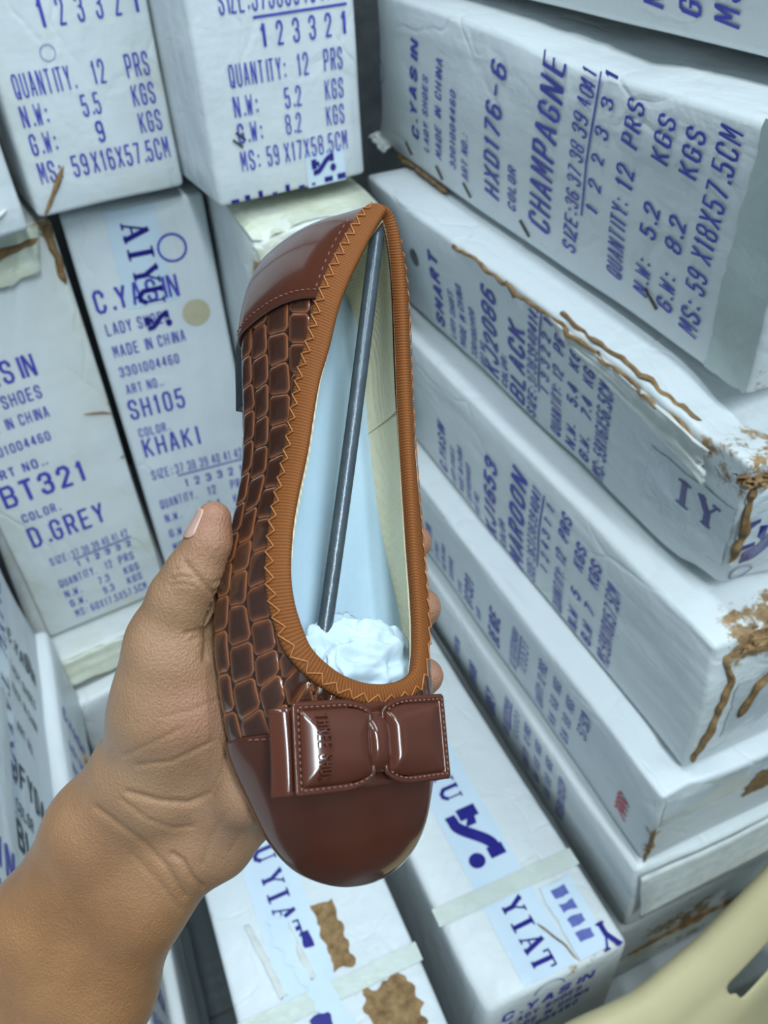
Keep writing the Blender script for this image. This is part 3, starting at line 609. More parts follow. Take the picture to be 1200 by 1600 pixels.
c.rows([(fz(.73), .022, [('C.YASIN', .02, .12)]), (fz(.69), .013, [('LADY SHOES', .03, .11)]), (fz(.655), .014, [('MADE IN CHINA', .03, .12)]), (fz(.61), .026, [('HX321', .02, .12)]), (fz(.555), .030, [('KHAKI', .02, .13, 1.2)]), (fz(.51), .016, [('SIZE:363738394041', .02, .15)])])
c.torn([(.10, .50, .001), (.12, .46, .002), (.16, .44, .001)], r=.004)
c = lying_left('left carton with blue band near the floor, beside the dark gap', .36, .167, -.150, .16, L=.62, seed=44, wear=.2)
fz = lambda y: .16 + .62 - y
c.rows([(fz(.46), .028, [('BLACK', .02, .13, 1.2)]), (fz(.42), .016, [('SIZE:363738394041', .02, .15)]), (fz(.37), .018, [('QUANTITY:', .02, .09), ('12', .1, .12)])])
lying_left('left carton low on the floor side of the dark gap', .18, .175, -.135, .16, L=.60, seed=45, wear=.2)
lying_left('left carton resting on the floor under the low one', .0, .175, -.140, .16, L=.60, seed=46, wear=.2)

# ------------------------------------------------------------------ cartons standing on the floor in the aisle
c = standing('white floor carton with torn printed tape, under the toe of the shoe', -.060, .178, 0, .190, .60, .59, 0, group='cartons standing on the aisle floor', seed=51, wear=.22, dent=.0025, worn=[(.11, .60, -.20, .03, .8)])
c.tape(.075, .058, -.57, -.15, [('s', 'TAIYU', -.42, -.31), ('s', 'YIAT', -.30, -.215)])
c.decal('cross_tape', *rect2d(-.002, .192, -.165, -.145), M['pale_tape'], 'top', lift=.0016)
c.decal('tear', *rect2d(.105, .128, -.245, -.172, .004), M['kraft'], 'top', lift=.001); c.decal('tear', *rect2d(.12, .172, -.142, -.05, .008), M['kraft'], 'top', lift=.001)
V, F = rect2d(.088, .112, -.25, -.10, .006); c.decal('torn_tape', [(a + (b + .1) * .25, b) for a, b in V], F, M['tape'], 'top', lift=.0018)
c.decal('tape_print', *rect2d(.066, .086, -.14, -.085, .003), M['ink_navy'], 'top', lift=.0022); c.decal('tape_print', *rect2d(.083, .094, -.222, -.205, .002), M['ink_navy'], 'top', lift=.0022)
c.flap([(.03, .6012, -.255), (.075, .6012, -.245), (.085, .604, -.175), (.045, .603, -.17)], 'white_tear', 'loose_flap', bend=.006, th=.001)

c = standing('white floor carton with blue swash logo on its tape, beside the right stack', .166, .252, 0, .168, .60, .56, 0, group='cartons standing on the aisle floor', seed=52, wear=.24, dent=.0025, crush=[(0, .60, 0, .04, .004, -.01, -.004)], worn=[(.10, .60, 0, .03, .9), (.13, .60, -.0, .03, .9)], rad=.007)
c.tape(.078, .060, -.545, -.005, [('s', 'TAIYU', -.47, -.35), ('s', 'TAIYU', -.335, -.215), ('l', '', -.205, -.130), ('s', 'YIAT', -.088, -.008)])
c.decal('cross_tape', *rect2d(-.003, .168, -.112, -.092), M['pale_tape'], 'top', lift=.0014)
c.torn([(.09, .602, -.055), (.105, .602, -.03), (.112, .601, -.004)], r=.0015, jag=.002)
t = c.decal('shipping_label', *rect2d(.112, .150, -.085, -.004, .003), M['tape'], 'top', lift=.0024)
mb = MB()
for k in range(4): V, F = rect2d(.122, .140, -.078 + .016 * k, -.068 + .016 * k, .002); mb.add([(a, b, 0) for a, b in V], F)
c.decal('label_print', [(v[0], v[1]) for v in mb.v], mb.f, M['ink_ring'], 'top', lift=.0030, parent=t)
V, F = serif2d('Y', 0, .024, 0, .026); c.decal('lettering', [(.160 - x, -.028 + y) for x, y in V], F, M['ink_navy'], 'top', lift=.0032)
c.rows([(.046, .018, [('C.YASIN', .020, .130)]), (.066, .012, [('LADY SHOES', .03, .118)]), (.086, .012, [('MADE IN CHINA', .03, .13)]), (.105, .012, [('3301004460', .03, .118)])], slant=.1)
V, F = ring2d(.075, .60 - .016, .018, .0016); c.decal('pen_ring', V[:42], [f for f in F if max(f) < 42], M['ink_ring'])

# ------------------------------------------------------------------ the shoe (own frame: x across, y toe to heel, z up from the sole)
SU = np.array([.58, -.30, -.757]); SU /= np.linalg.norm(SU)
SL = np.array([-.08, -.95, .31]); SL -= SU * (SL @ SU); SL /= np.linalg.norm(SL)
SR = np.cross(SL, SU); SR = SR if SR[0] > 0 else -SR
SO = np.array([(520 - 600) / FPX * .31, (850 - 800) / FPX * .31, .31])
shoe_o = CAMPOS + RW @ SO
ax_x, ax_y, ax_z = RW @ SR, RW @ SL, RW @ SU
SHOE_M = Matrix(((ax_x[0], ax_y[0], ax_z[0], shoe_o[0]), (ax_x[1], ax_y[1], ax_z[1], shoe_o[1]), (ax_x[2], ax_y[2], ax_z[2], shoe_o[2]), (0, 0, 0, 1)))
def sw(p): return np.asarray(p) @ np.stack([ax_x, ax_y, ax_z]) + shoe_o        # shoe frame -> world

def crom(pts, n, closed=False):
    pts = np.array(pts, float); m = len(pts)
    ext = np.vstack([pts[-1:], pts, pts[:2]]) if closed else np.vstack([2 * pts[0] - pts[1], pts, 2 * pts[-1] - pts[-2]])
    out = []
    for i in range(m if closed else m - 1):
        p0, p1, p2, p3 = ext[i], ext[i + 1], ext[i + 2], ext[i + 3]
        for t in np.linspace(0, 1, 24, endpoint=False):
            out.append(.5 * ((2 * p1) + (-p0 + p2) * t + (2 * p0 - 5 * p1 + 4 * p2 - p3) * t ** 2 + (-p0 + 3 * p1 - 3 * p2 + p3) * t ** 3))
    out.append(pts[0] if closed else pts[-1]); out = np.array(out)
    d = np.r_[0, np.cumsum(np.linalg.norm(np.diff(out, axis=0), axis=1))]
    return np.stack([np.interp(np.linspace(0, d[-1], n), d, out[:, k]) for k in range(out.shape[1])], 1)
def smooth_c(a, k=3, closed=True):
    for _ in range(k): a = (np.roll(a, 1, 0) + 2 * a + np.roll(a, -1, 0)) / 4 if closed else np.vstack([a[:1], (a[:-2] + 2 * a[1:-1] + a[2:]) / 4, a[-1:]])
    return a
BK_L = [(-.014, .1165), (-.026, .1125), (-.034, .100), (-.0385, .085), (-.0405, .070), (-.0408, .050), (-.0415, .027), (-.0435, .0126), (-.0465, 0), (-.0505, -.0164), (-.0532, -.030), (-.0535, -.043)]
BK_T = [(-.0535, -.043), (-.0509, -.0617), (-.0475, -.076), (-.0415, -.089), (-.0350, -.101), (-.0262, -.1100), (-.0135, -.1155), (-.002, -.1163), (.0075, -.1142), (.0145, -.109), (.0180, -.100), (.0205, -.085), (.0225, -.066), (.0228, -.048)]
BK_R = [(.0228, -.048), (.0215, -.03), (.0185, -.012), (.0155, .008), (.0135, .03), (.0130, .05), (.0130, .07), (.0115, .085), (.007, .1005), (-.001, .112), (-.014, .1165)]
TK_L = [(-.0113, .1025, .0640), (-.0158, .0935, .0622), (-.0206, .0833, .0604), (-.0256, .072, .0584), (-.029, .0616, .0561), (-.0317, .0478, .0528), (-.0343, .0377, .0504), (-.0368, .0249, .0488), (-.0388, .013, .0474), (-.0421, -.0026, .0455), (-.0439, -.014, .0445), (-.0445, -.0261, .0437), (-.0433, -.0348, .0431), (-.0413, -.0412, .0428)]
TK_T = [(-.0413, -.0412, .0428), (-.0383, -.0475, .0425), (-.0329, -.0525, .0423), (-.0261, -.0562, .0421), (-.0176, -.0581, .042), (-.0083, -.0577, .042), (-.0017, -.0545, .0422), (.0006, -.0484, .0424), (.0017, -.0388, .0428)]
TK_R = [(.0017, -.0388, .0428), (.0019, -.0296, .0433), (.0018, -.0123, .0443), (.0013, .0221, .0476), (.0003, .0494, .0512), (-.002, .0697, .0561), (-.0036, .0836, .0593), (-.006, .0952, .0622), (-.0085, .1015, .0636), (-.0113, .1025, .0640)]
NSEG = 300
def loop3(a, b, c): return np.vstack([crom(a, NSEG + 1)[:-1], crom(b, NSEG + 1)[:-1], crom(c, NSEG + 1)[:-1]])
BL = smooth_c(loop3(BK_L, BK_T, BK_R), 10); TL = smooth_c(loop3(TK_L, TK_T, TK_R), 6)
# spread the matching of the two loops a little so the joints of the three pieces do not show
NT_ = len(BL)
def at_t(A, t):
    x = (np.asarray(t, float) % 1.0) * NT_; i = np.floor(x).astype(int) % NT_; f = (x - np.floor(x))[..., None]; return A[i] * (1 - f) + A[(i + 1) % NT_] * f
ZB = .016
def upper(t, s, off=0.0):
    """outer surface: s = 0 at the sole edge, 1 at the rim"""
    t = np.asarray(t, float); s = np.asarray(s, float); t, s = np.broadcast_arrays(t, s)
    def raw(t, s):
        b = at_t(BL, t); T = at_t(TL, t); cen = np.stack([np.full(t.shape, -.016), np.clip(b[..., 1], -.085, .09)], -1)
        zb = np.full(t.shape, ZB); toe = np.exp(-((t - .5) / .13) ** 2); zb = ZB - .004 - .002 * toe
        P0 = np.concatenate([b, zb[..., None]], -1)
        k = .10 + .06 * toe; zk = .72 + .06 * toe
        P1 = np.concatenate([b + (T[..., :2] - b) * k[..., None], (zb + (T[..., 2] - zb) * zk)[..., None]], -1)
        u = np.clip((s - .12) / .88, 0, 1)[..., None]
        up = (1 - u) ** 2 * P0 + 2 * u * (1 - u) * P1 + u ** 2 * T
        inn = cen - b; inn = inn / (np.linalg.norm(inn, axis=-1, keepdims=True) + 1e-9)
        v = np.clip(1 - s / .12, 0, 1)[..., None]
        lo = np.concatenate([b + inn * .0085 * v ** 1.8, (zb[..., None] - (zb[..., None] - .002) * (1 - (1 - v) ** 1.6))], -1)
        return np.where((s < .12)[..., None], lo, up)
    p = raw(t, s)
    if np.any(off):
        e = 1e-3; dt = raw(t + e, s) - raw(t - e, s); ds = raw(t, np.clip(s + e, 0, 1)) - raw(t, np.clip(s - e, 0, 1))
        n = np.cross(ds, dt); n /= np.linalg.norm(n, axis=-1, keepdims=True) + 1e-12
        out = p - np.array([-.016, 0, .012]); out[..., 1] *= .15; sg = np.sign((n * out).sum(-1, keepdims=True)); sg[sg == 0] = 1
        p = p + n * sg * (off if np.isscalar(off) else np.asarray(off)[..., None])
    return p

def mat_patent():
    m = NT('brown_patent'); ob = m.obj(); m.col(m.ramp(m.noise(25, 3, .5, ob), .3, .7, lin((74, 38, 27)), lin((80, 42, 30)))); m.set(Roughness=.16, Specular_IOR_Level=.32, Coat_Weight=.25, Coat_Roughness=.04)
    m.bump(m.noise(30, 2, .5, ob), .0012, .25); return m.m
def mat_croc():
    m = NT('brown_croc_patent'); ob = m.obj(); a = m.attr('cell')
    c = m.ramp(a, .0, .95, lin((138, 84, 52)), lin((58, 32, 22)));
    x = m.t.nodes[-1]
    ramp = [n for n in m.t.nodes if n.bl_idname == 'ShaderNodeValToRGB'][-1].color_ramp
    e = ramp.elements.new(.06); e.color = lin((58, 32, 22)); ramp.elements[0].color = lin((38, 22, 16)); e = ramp.elements.new(.14); e.color = lin((148, 90, 56)); e = ramp.elements.new(.26); e.color = lin((100, 57, 36)); e = ramp.elements.new(.6); e.color = lin((66, 36, 25))
    st = m.ramp(m.noise(1, 4, .6, m.scaled(ob, (900, 60, 200))), .35, .7)
    m.col(m.mix(m.math('MULTIPLY', st, .35), c, lin((52, 30, 20)))); m.set(Roughness=.2, Specular_IOR_Level=.4, Coat_Weight=.35, Coat_Roughness=.06); return m.m
def mat_knit():
    m = NT('elastic_binding'); uv = m.n('ShaderNodeUVMap').outputs[0]; w = m.n('ShaderNodeTexWave', wave_type='BANDS', bands_direction='X'); m.l(uv, w.inputs['Vector']); w.inputs['Scale'].default_value = .314
    c = m.ramp(w.outputs['Fac'], .2, .8, lin((108, 60, 24)), lin((130, 76, 34))); m.col(m.mix(m.math('MULTIPLY', m.noise(60, 4, .6, m.obj()), .4), c, lin((120, 68, 28)))); m.set(Roughness=.75, Specular_IOR_Level=.25)
    m.bump(w.outputs['Fac'], .0003, .5); m.bump(m.noise(900, 3, .6, m.obj()), .0003, .5); return m.m
def mat_cloth(name, c0, c1):
    m = NT(name); ob = m.obj(); m.col(m.ramp(m.noise(60, 4, .6, ob), .3, .7, lin(c0), lin(c1))); m.set(Roughness=.7, Specular_IOR_Level=.25)
    a = m.n('ShaderNodeTexWave', bands_direction='X'); a.inputs['Scale'].default_value = 520; m.l(ob, a.inputs['Vector']); b = m.n('ShaderNodeTexWave', bands_direction='Y'); b.inputs['Scale'].default_value = 520; m.l(ob, b.inputs['Vector'])
    m.bump(m.math('ADD', a.outputs['Fac'], b.outputs['Fac']), .0003, .4); return m.m
M['patent'] = mat_patent(); M['croc'] = mat_croc(); M['knit'] = mat_knit(); M['lining'] = mat_cloth('cream_lining', (244, 232, 196), (250, 239, 206))
M['insole'] = simple('white_insole', (160, 184, 200), .42, .4, (168, 191, 206), 40, .0003, 900)
M['sole'] = simple('dark_sole', (38, 42, 48), .5, .4, (52, 56, 62), 80, .0006, 200)
M['thread'] = simple('orange_thread', (162, 100, 54), .6, .3, (180, 118, 70), 200)
M['thread_brown'] = simple('brown_thread', (104, 68, 56), .4, .5, (128, 90, 78), 300)
M['rod'] = simple('dark_rod', (66, 76, 84), .3, .6, (80, 90, 98), 120, .0003, 400, metal=.35)
M['foot_print'] = simple('black_print', (20, 22, 26), .5, .3)

shoe = thing('ballet_flat', 'brown patent flat shoe with crocodile panels and a bow, held upright in the hand', 'shoe', tuple(shoe_o))
SHOE_L = SHOE_M.copy(); SHOE_L.translation = (0, 0, 0)
def sp(name, V, F, mat, smooth=True, solid=0.0, parent=None, label=None, **k):
    o = mesh_obj(name, V, F, mat, parent or shoe, smooth, **k)
    if parent is None: o.matrix_local = SHOE_L
    if solid:
        md = o.modifiers.new('solid', 'SOLIDIFY'); md.thickness = solid; md.offset = 0
    if label: o['label'] = label
    return o
def arc_t(nm):                                   # parameter values evenly spaced along the bulge line
    d = np.r_[0, np.cumsum(np.linalg.norm(np.diff(np.vstack([BL, BL[:1]]), axis=0), axis=1))]; return np.interp(np.linspace(0, d[-1], nm + 1)[:-1], d, np.arange(NT_ + 1) / NT_), d[-1]

# crocodile-embossed upper, all round under the smooth overlays
nu, nv = 900, 84
tt, per = arc_t(nu); ss = np.linspace(0.02, 1, nv)
TT, SS = np.meshgrid(tt, ss, indexing='ij')
base = upper(TT, SS)
hh = np.concatenate([np.zeros((nu, 1)), np.cumsum(np.linalg.norm(np.diff(base, axis=1), axis=2), axis=1)], 1)
aa = np.repeat(np.linspace(0, per, nu + 1)[:-1][:, None], nv, 1)
cw, ch = .0104, .0116
def vn(x, y, sd):                                  # smooth value noise on arrays
    r_ = np.random.default_rng(sd).uniform(-1, 1, (64, 64)); xi = np.floor(x).astype(int); yi = np.floor(y).astype(int); fx = x - xi; fy = y - yi; fx = fx * fx * (3 - 2 * fx); fy = fy * fy * (3 - 2 * fy)
    g = lambda i, j: r_[i % 64, j % 64]
    return (g(xi, yi) * (1 - fx) + g(xi + 1, yi) * fx) * (1 - fy) + (g(xi, yi + 1) * (1 - fx) + g(xi + 1, yi + 1) * fx) * fy
gx = (hh + .003) / cw; gy = aa / ch
gx = gx + .16 * vn(gx * .7, gy * .8, 1)
ci = np.floor(gx).astype(int); offs = np.array([.0, .46, .08, .55, .15, .5, .02, .4]); gy2 = gy + offs[ci % 8] + .13 * vn(gy * .5, ci + .5, 2) + .05 * vn(gy * 2, gx * 1.3, 4)
cj = np.floor(gy2).astype(int)
ex = np.minimum(gx - ci, ci + 1 - gx) * cw; ey = np.minimum(gy2 - cj, cj + 1 - gy2) * ch
edge = np.minimum(np.minimum(ex, ey), np.maximum((ex + ey - .0016) * .75, 0))
dome = np.clip(edge / .0007, 0, 1); dome = dome * dome * (3 - 2 * dome)
disp = -.0004 + .0004 * dome + .0003 * np.clip(edge / .004, 0, 1)
fade = np.clip((1 - SS) / .05, 0, 1) * np.clip(SS / .05, 0, 1)
Vc = upper(TT, SS, disp * fade).reshape(-1, 3)
sp('crocodile_upper', Vc, grid_faces(nu, nv, True), M['croc'], attrs={'cell': np.clip(edge / .0034, 0, 1).ravel()})

def overlay(name, tfun, t0, t1, n, s0, s1, mat, off, label=None, th=.0012):
    """smooth leather laid over the upper; s0 and s1 are functions of t"""
    ts = np.linspace(t0, t1, n); m = 44; Tg = np.repeat(ts[:, None], m, 1); a = np.array([s0(t) for t in ts])[:, None]; b = np.array([s1(t) for t in ts])[:, None]
    Sg = a + (b - a) * np.linspace(0, 1, m)[None]
    return sp(name, upper(Tg, Sg, np.full(Tg.shape, off)).reshape(-1, 3), grid_faces(n, m), mat, solid=th, label=label)
def t_near(p, s):
    ts = np.linspace(0, 1, 2000, endpoint=False); q = upper(ts, np.full(2000, s)); return ts[np.argmin(((q - np.array(p)) ** 2).sum(1))]
tl0 = t_near((-.041, .0722, .014), .10); tl1 = t_near((-.0293, .068, .05), .85)
tr0 = 1 - tl0 * .98; tr1 = t_near((.0, .068, .05), .85)
# heel counter: between the two slanting seams
n, m = 120, 44
Sg = np.linspace(.02, .93, m)[None].repeat(n, 0); f = np.linspace(0, 1, n)[:, None]
ta = (tr0 - 1) + ((tr1 - 1) - (tr0 - 1)) * Sg; tb = tl0 + (tl1 - tl0) * Sg; Tg = ta + (tb - ta) * f
sp('heel_counter', upper(Tg, Sg, np.full(Tg.shape, .0011)).reshape(-1, 3), grid_faces(n, m), M['patent'], solid=.0014)
# toe cap: everything ahead of the straight seam across the vamp
YS = -.0705
ts = np.linspace(.30, .72, 240)
def s_at(t):
    q = upper(np.full(200, t), np.linspace(0, 1, 200)); k = np.where(q[:, 1] < YS)[0]
    return None if len(k) == 0 else np.linspace(0, 1, 200)[k[-1]] if k[-1] < 199 else 1.0
good = [t for t in ts if s_at(t) is not None]; t0, t1 = good[0], good[-1]
n, m = 200, 50; tq = np.linspace(t0, t1, n); se = np.array([s_at(t) or .02 for t in tq]); se = smooth_c(se[:, None], 3, False)[:, 0]
Sg = .02 + (se - .02)[:, None] * np.linspace(0, 1, m)[None]; Tg = np.repeat(tq[:, None], m, 1)
sp('toe_cap', upper(Tg, Sg, np.full(Tg.shape, .0009)).reshape(-1, 3), grid_faces(n, m), M['patent'], solid=.0014)

# stitching along the seams
def dashes(path, pitch, ln, r, k=6):
    path = np.asarray(path); d = np.r_[0, np.cumsum(np.linalg.norm(np.diff(path, axis=0), axis=1))]; mb = MB(); x = pitch * .5
    while x + ln < d[-1]:
        q = np.stack([np.interp(np.linspace(x, x + ln, 4), d, path[:, i]) for i in range(3)], 1); V, F = tube(q, np.array([.5, 1, 1, .5]) * r, k); mb.add(V, F); x += pitch
    return mb
s_ = np.linspace(.06, .90, 60)
mb = dashes(upper(tl0 + (tl1 - tl0) * s_ - .006, s_, np.full(60, .0019)), .0026, .0017, .00028)
V_ = dashes(upper(tr0 + (tr1 - tr0) * s_ + .006, s_, np.full(60, .0019)), .0026, .0017, .00028); mb.add(V_.v, V_.f)
V_ = dashes(upper(tq[3:70], np.maximum(se[3:70] - .04, .03), np.full(67, .0018)), .0026, .0017, .00028); mb.add(V_.v, V_.f)
sx = np.linspace(.02, tl1 - .005, 60); V_ = dashes(upper(sx, np.full(60, .80), np.full(60, .0019)), .0034, .0016, .00026); mb.add(V_.v, V_.f)
sp('stitching', mb.v, mb.f, M['thread_brown'])

# binding round the opening
nt = 720; tb = np.linspace(0, 1, nt, endpoint=False)
Tr = at_t(TL, tb)
wall = upper(tb[:, None].repeat(60, 1), np.linspace(.3, 1, 60)[None].repeat(nt, 0)); dd = np.cumsum(np.r_['1', np.zeros((nt, 1)), np.linalg.norm(np.diff(wall, axis=1), axis=2)], axis=1); tot = dd[:, -1:]
def down(dist, off):
    s = np.array([np.interp(tot[i, 0] - dist[i], dd[i], np.linspace(.3, 1, 60)) for i in range(nt)]); return upper(tb, s, np.full(nt, off))
wid = .0078 + .0012 * np.cos(2 * np.pi * tb); wid = np.where((tb > .36) & (tb < .64), .0066, wid); wid = smooth_c(wid[:, None], 30)[:, 0]
inn = upper(tb, np.full(nt, .999), np.full(nt, -.0016))
def inside(dist, o__=-.0030):
    s = np.array([np.interp(tot[i, 0] - dist[i], dd[i], np.linspace(.3, 1, 60)) for i in range(nt)]); return upper(tb, s, np.full(nt, o__))
prof = [down(wid, .0006), down(wid * .97, .0029), down(wid * .6, .0030), down(wid * .25, .0026)]
rimtop = Tr + np.array([0, 0, .0009]); prof += [.6 * down(wid * .06, .0022) + .4 * rimtop + np.array([0, 0, .0003]), rimtop - 0, .5 * rimtop + .5 * inside(wid * .0 + .0008), inside(wid * 0 + .003), inside(wid * 0 + .0062), inside(wid * 0 + .0070, -.0022)]
PB = np.stack(prof, 1); da = np.r_[0, np.cumsum(np.linalg.norm(np.diff(np.vstack([Tr, Tr[:1]]), axis=0), axis=1))]
uv = np.stack([np.repeat(da[:-1][:, None] * 1000, PB.shape[1], 1), np.repeat(np.linspace(0, 16, PB.shape[1])[None], nt, 0)], -1).reshape(-1, 2)
bo = sp('elastic_binding', PB.reshape(-1, 3), grid_faces(nt, PB.shape[1], True), M['knit'], uvs=uv, label='rust-orange ribbed elastic binding')
md = bo.modifiers.new('sub', 'SUBSURF'); md.levels = 1; md.render_levels = 1
# zigzag thread on the binding
pitch = .0046; nz = int(da[-1] / pitch); zz = []
out_lo = down(wid * .86, .0033); out_hi = down(wid * .48, .0033)
for k in range(nz * 2 + 1):
    x = k * pitch / 2; src = out_lo if k % 2 == 0 else out_hi; x2 = x + (.0009 if k % 2 else 0)
    zz.append([np.interp(x2 % da[-1], da[:-1], src[:, i]) for i in range(3)])
zz = np.array(zz); path = np.vstack([np.linspace(zz[i], zz[i + 1], 5)[:-1] for i in range(len(zz) - 1)])
V, F = tube(path, .00024, 5); sp('zigzag_stitching', V, F, M['thread'])

# lining, insole, sole
ni = 300; ti = np.linspace(0, 1, ni, endpoint=False); si = np.linspace(.12, .975, 26)
def inner(t, s_):
    p = upper(t, s_, np.full(np.shape(t), -.0026)); w = np.clip((.62 - s_) / .5, 0, 1) ** 1.5; r_ = np.clip(np.sin((t - .5) * 2 * math.pi) * -1.0, 0, 1); r_ = np.clip(r_ * 3, 0, 1)
    tgt = np.interp(p[..., 1], [-.10, -.06, -.048, -.035, -.015, .0095, .036, .068, .10], [.010, .0150, .0145, .0090, .0030, -.0025, -.0025, .0020, -.004])
    p[..., 0] = p[..., 0] + (np.minimum(tgt, p[..., 0]) - p[..., 0]) * w * r_; p[..., 2] += (.0120 - p[..., 2]) * np.clip((.2 - s_) / .08, 0, 1); return p
LI = inner(ti[:, None].repeat(26, 1), si[None].repeat(ni, 0))
sp('lining', LI.reshape(-1, 3), grid_faces(ni, 26, True, True), M['lining'])
th = np.linspace(-.165, .165, 90); sh_ = np.linspace(.14, .94, 20); LH = inner((th[:, None].repeat(20, 1)) % 1.0, sh_[None].repeat(90, 0)); cen_ = np.array([-.014, .06, .03]); LH += (cen_ - LH) / np.linalg.norm(cen_ - LH, axis=-1, keepdims=True) * .0007
sp('heel_lining', LH.reshape(-1, 3), grid_faces(90, 20), M['lining'])
half = np.linspace(0.004, .496, 150); q = 26; a = inner(half, np.full(150, .12)); b = inner(1 - half, np.full(150, .12)); a[:, 2] = b[:, 2] = .0135
mid_ = .5 * (a + b); a += (a - mid_) * .03; b += (b - mid_) * .03
w_ = np.linspace(0, 1, q)[None, :, None]; IN = a[:, None] * (1 - w_) + b[:, None] * w_
IN[..., 2] += .0008 * (2 * np.abs(w_[..., 0] - .5)) ** 3 - .001 + .004 * np.clip((IN[..., 1]) / .1, 0, 1)
sp('insole', IN.reshape(-1, 3), grid_faces(150, q), M['insole'], label='pale blue-white insole')
mbp = MB()
for s_i, (x, y) in enumerate([(-.0245, .022), (-.0245, .031)]):
    V, F = ribbon([(x, y), (x, y + .0045)], .0005); mbp.add([(p, r_, .0152) for p, r_ in V], F); V, F = ribbon([(x - .004, y + .0022), (x, y + .0022)], .0004); mbp.add([(p, r_, .0152) for p, r_ in V], F)
sp('insole_print', mbp.v, mbp.f, M['foot_print'])
SO_ = BL.copy(); cenl = np.stack([np.full(NT_, -.016), np.clip(BL[:, 1], -.085, .09)], 1); iv = cenl - BL; iv /= np.linalg.norm(iv, axis=1)[:, None]
ring = [BL[::3] + iv[::3] * .0100, BL[::3] + iv[::3] * .0072, BL[::3] + iv[::3] * .0074, BL[::3] + iv[::3] * .0090]; zs = [.0032, .0028, .0012, .0]
RS = np.stack([np.concatenate([r_, np.full((len(r_), 1), z_)], 1) for r_, z_ in zip(ring, zs)], 1); k_ = len(RS)
FS = grid_faces(k_, 4, True, True) + [tuple(i * 4 + 3 for i in range(k_)), tuple(i * 4 for i in range(k_))[::-1]]
sp('outsole', RS.reshape(-1, 3), FS, M['sole'])
hk = BL[(BL[:, 1] > .042)]; o_ = np.argsort(np.arctan2(hk[:, 1] - .075, hk[:, 0] + .014)); hk = hk[o_][::3]; hc = hk.mean(0); hk = hc + (hk - hc) * 1.0; kk = len(hk)
HV = [(x, y, z_) for z_, sc in ((.003, .80), (-.0075, .78)) for x, y in (hc + (hk - hc) * sc)]
sp('heel', HV, [(i, (i + 1) % kk, kk + (i + 1) % kk, kk + i) for i in range(kk)] + [tuple(range(kk))[::-1], tuple(range(kk, 2 * kk))], M['sole'], smooth=False)

# bow: a wrapped band, two puffed lobes with stitched borders and a knot
def bow_frame(px, py, h):                         # picture point -> shoe frame at height h
    d = np.array([(px - CX) / FPX, (py - CY) / FPX, 1.0]); A = np.stack([SR, SL, -d], 1); r_ = np.linalg.solve(A, -(SO + h * SU)); return np.array([r_[0], r_[1], h])
BX = np.array([.052, .0012, -.001]); bc = np.array([-.0240, -.0757, .0478])
e1 = np.array([1, .03, .06]); e1 /= np.linalg.norm(e1); e2 = np.array([-.02, -1, -.06]); e2 -= e1 * (e1 @ e2); e2 /= np.linalg.norm(e2); e3 = np.cross(e2, e1); e3 = e3 if e3[2] > 0 else -e3
def bw(x, y, z): return bc + e1 * x + e2 * y + e3 * z           # x towards the right end, y towards the toe, z out
HB = .0121
# band over the vamp: follows the upper
band = []; nb = 60
for i in range(nb):
    x = -.0282 + .0535 * i / (nb - 1); row = []
    for j in range(16):
        y = -.0112 + .0236 * j / 15; p = bw(x, y, 0); d_ = max(0, -x - .0235); e_ = max(0, x - .020)
        z = -.0012 - 22 * d_ ** 1.5 * .42 - 26 * e_ ** 1.5 * .5
        row.append(bw(x, y, z - .0012 + .0006 * math.sin(math.pi * j / 15)))
    band.append(row)
bow = sp('bow_band', np.array(band).reshape(-1, 3), grid_faces(nb, 16), M['patent'], solid=.0018)
md = bow.modifiers.new('bev', 'BEVEL'); md.width = .0005; md.segments = 2
def lobe(sgn, xin, xout):
    """one half of the bow: square outer end, rounded inner end pinched into the knot"""
    nx, ny = 64, 44; V = []; H = []
    for i in range(nx):
        a = i / (nx - 1); x = xin + (xout - xin) * a
        hw = HB * (1.0 if a > .42 else .58 + .42 * math.sqrt(max(0, 1 - ((.42 - a) / .42) ** 2)))
        if a > .97: hw *= 1 - .06 * ((a - .97) / .03) ** 2
        for j in range(ny):
            b = -1 + 2 * j / (ny - 1); y = hw * b
            e = min(1 - abs(b), (1 - a) * (abs(xout - xin) / HB), a * 3.0 + .0); e0 = max(0, e - .14); puff = .0040 * (1 - (1 - min(1, e0 / .72)) ** 2.0) * (.55 + .45 * (1 - a))
            rim_ = .0004 * math.exp(-((e - .05) / .05) ** 2); grv = -.0005 * math.exp(-((e - .17) / .04) ** 2)
            V.append(bw(x, y, .0022 + puff + rim_ + grv + .0014 * (1 - a)))
    o = sp('bow_lobe', V, grid_faces(nx, ny), M['patent'], solid=.0016)
    # border stitching
    path = []
    ins = .0011
    pts = [(a, -1) for a in np.linspace(.05, .955, 60)] + [(.955, b) for b in np.linspace(-1, 1, 44)] + [(a, 1) for a in np.linspace(.955, .05, 60)]
    for a, b in pts:
        x = xin + (xout - xin) * a; hw = (HB * (1.0 if a > .42 else .58 + .42 * math.sqrt(max(0, 1 - ((.42 - a) / .42) ** 2)))) - ins * 1.15
        path.append(bw(x, hw * b, .00385 + .0014 * (1 - a)))
    mb = dashes(path, .0017, .0010, .00027); sp('stitching', mb.v, mb.f, M['thread_brown'], parent=o)
    return o, nx, ny
lobL, _, _ = lobe(-1, -.0005, -.0248)
lobR, _, _ = lobe(1, .0030, .0262)
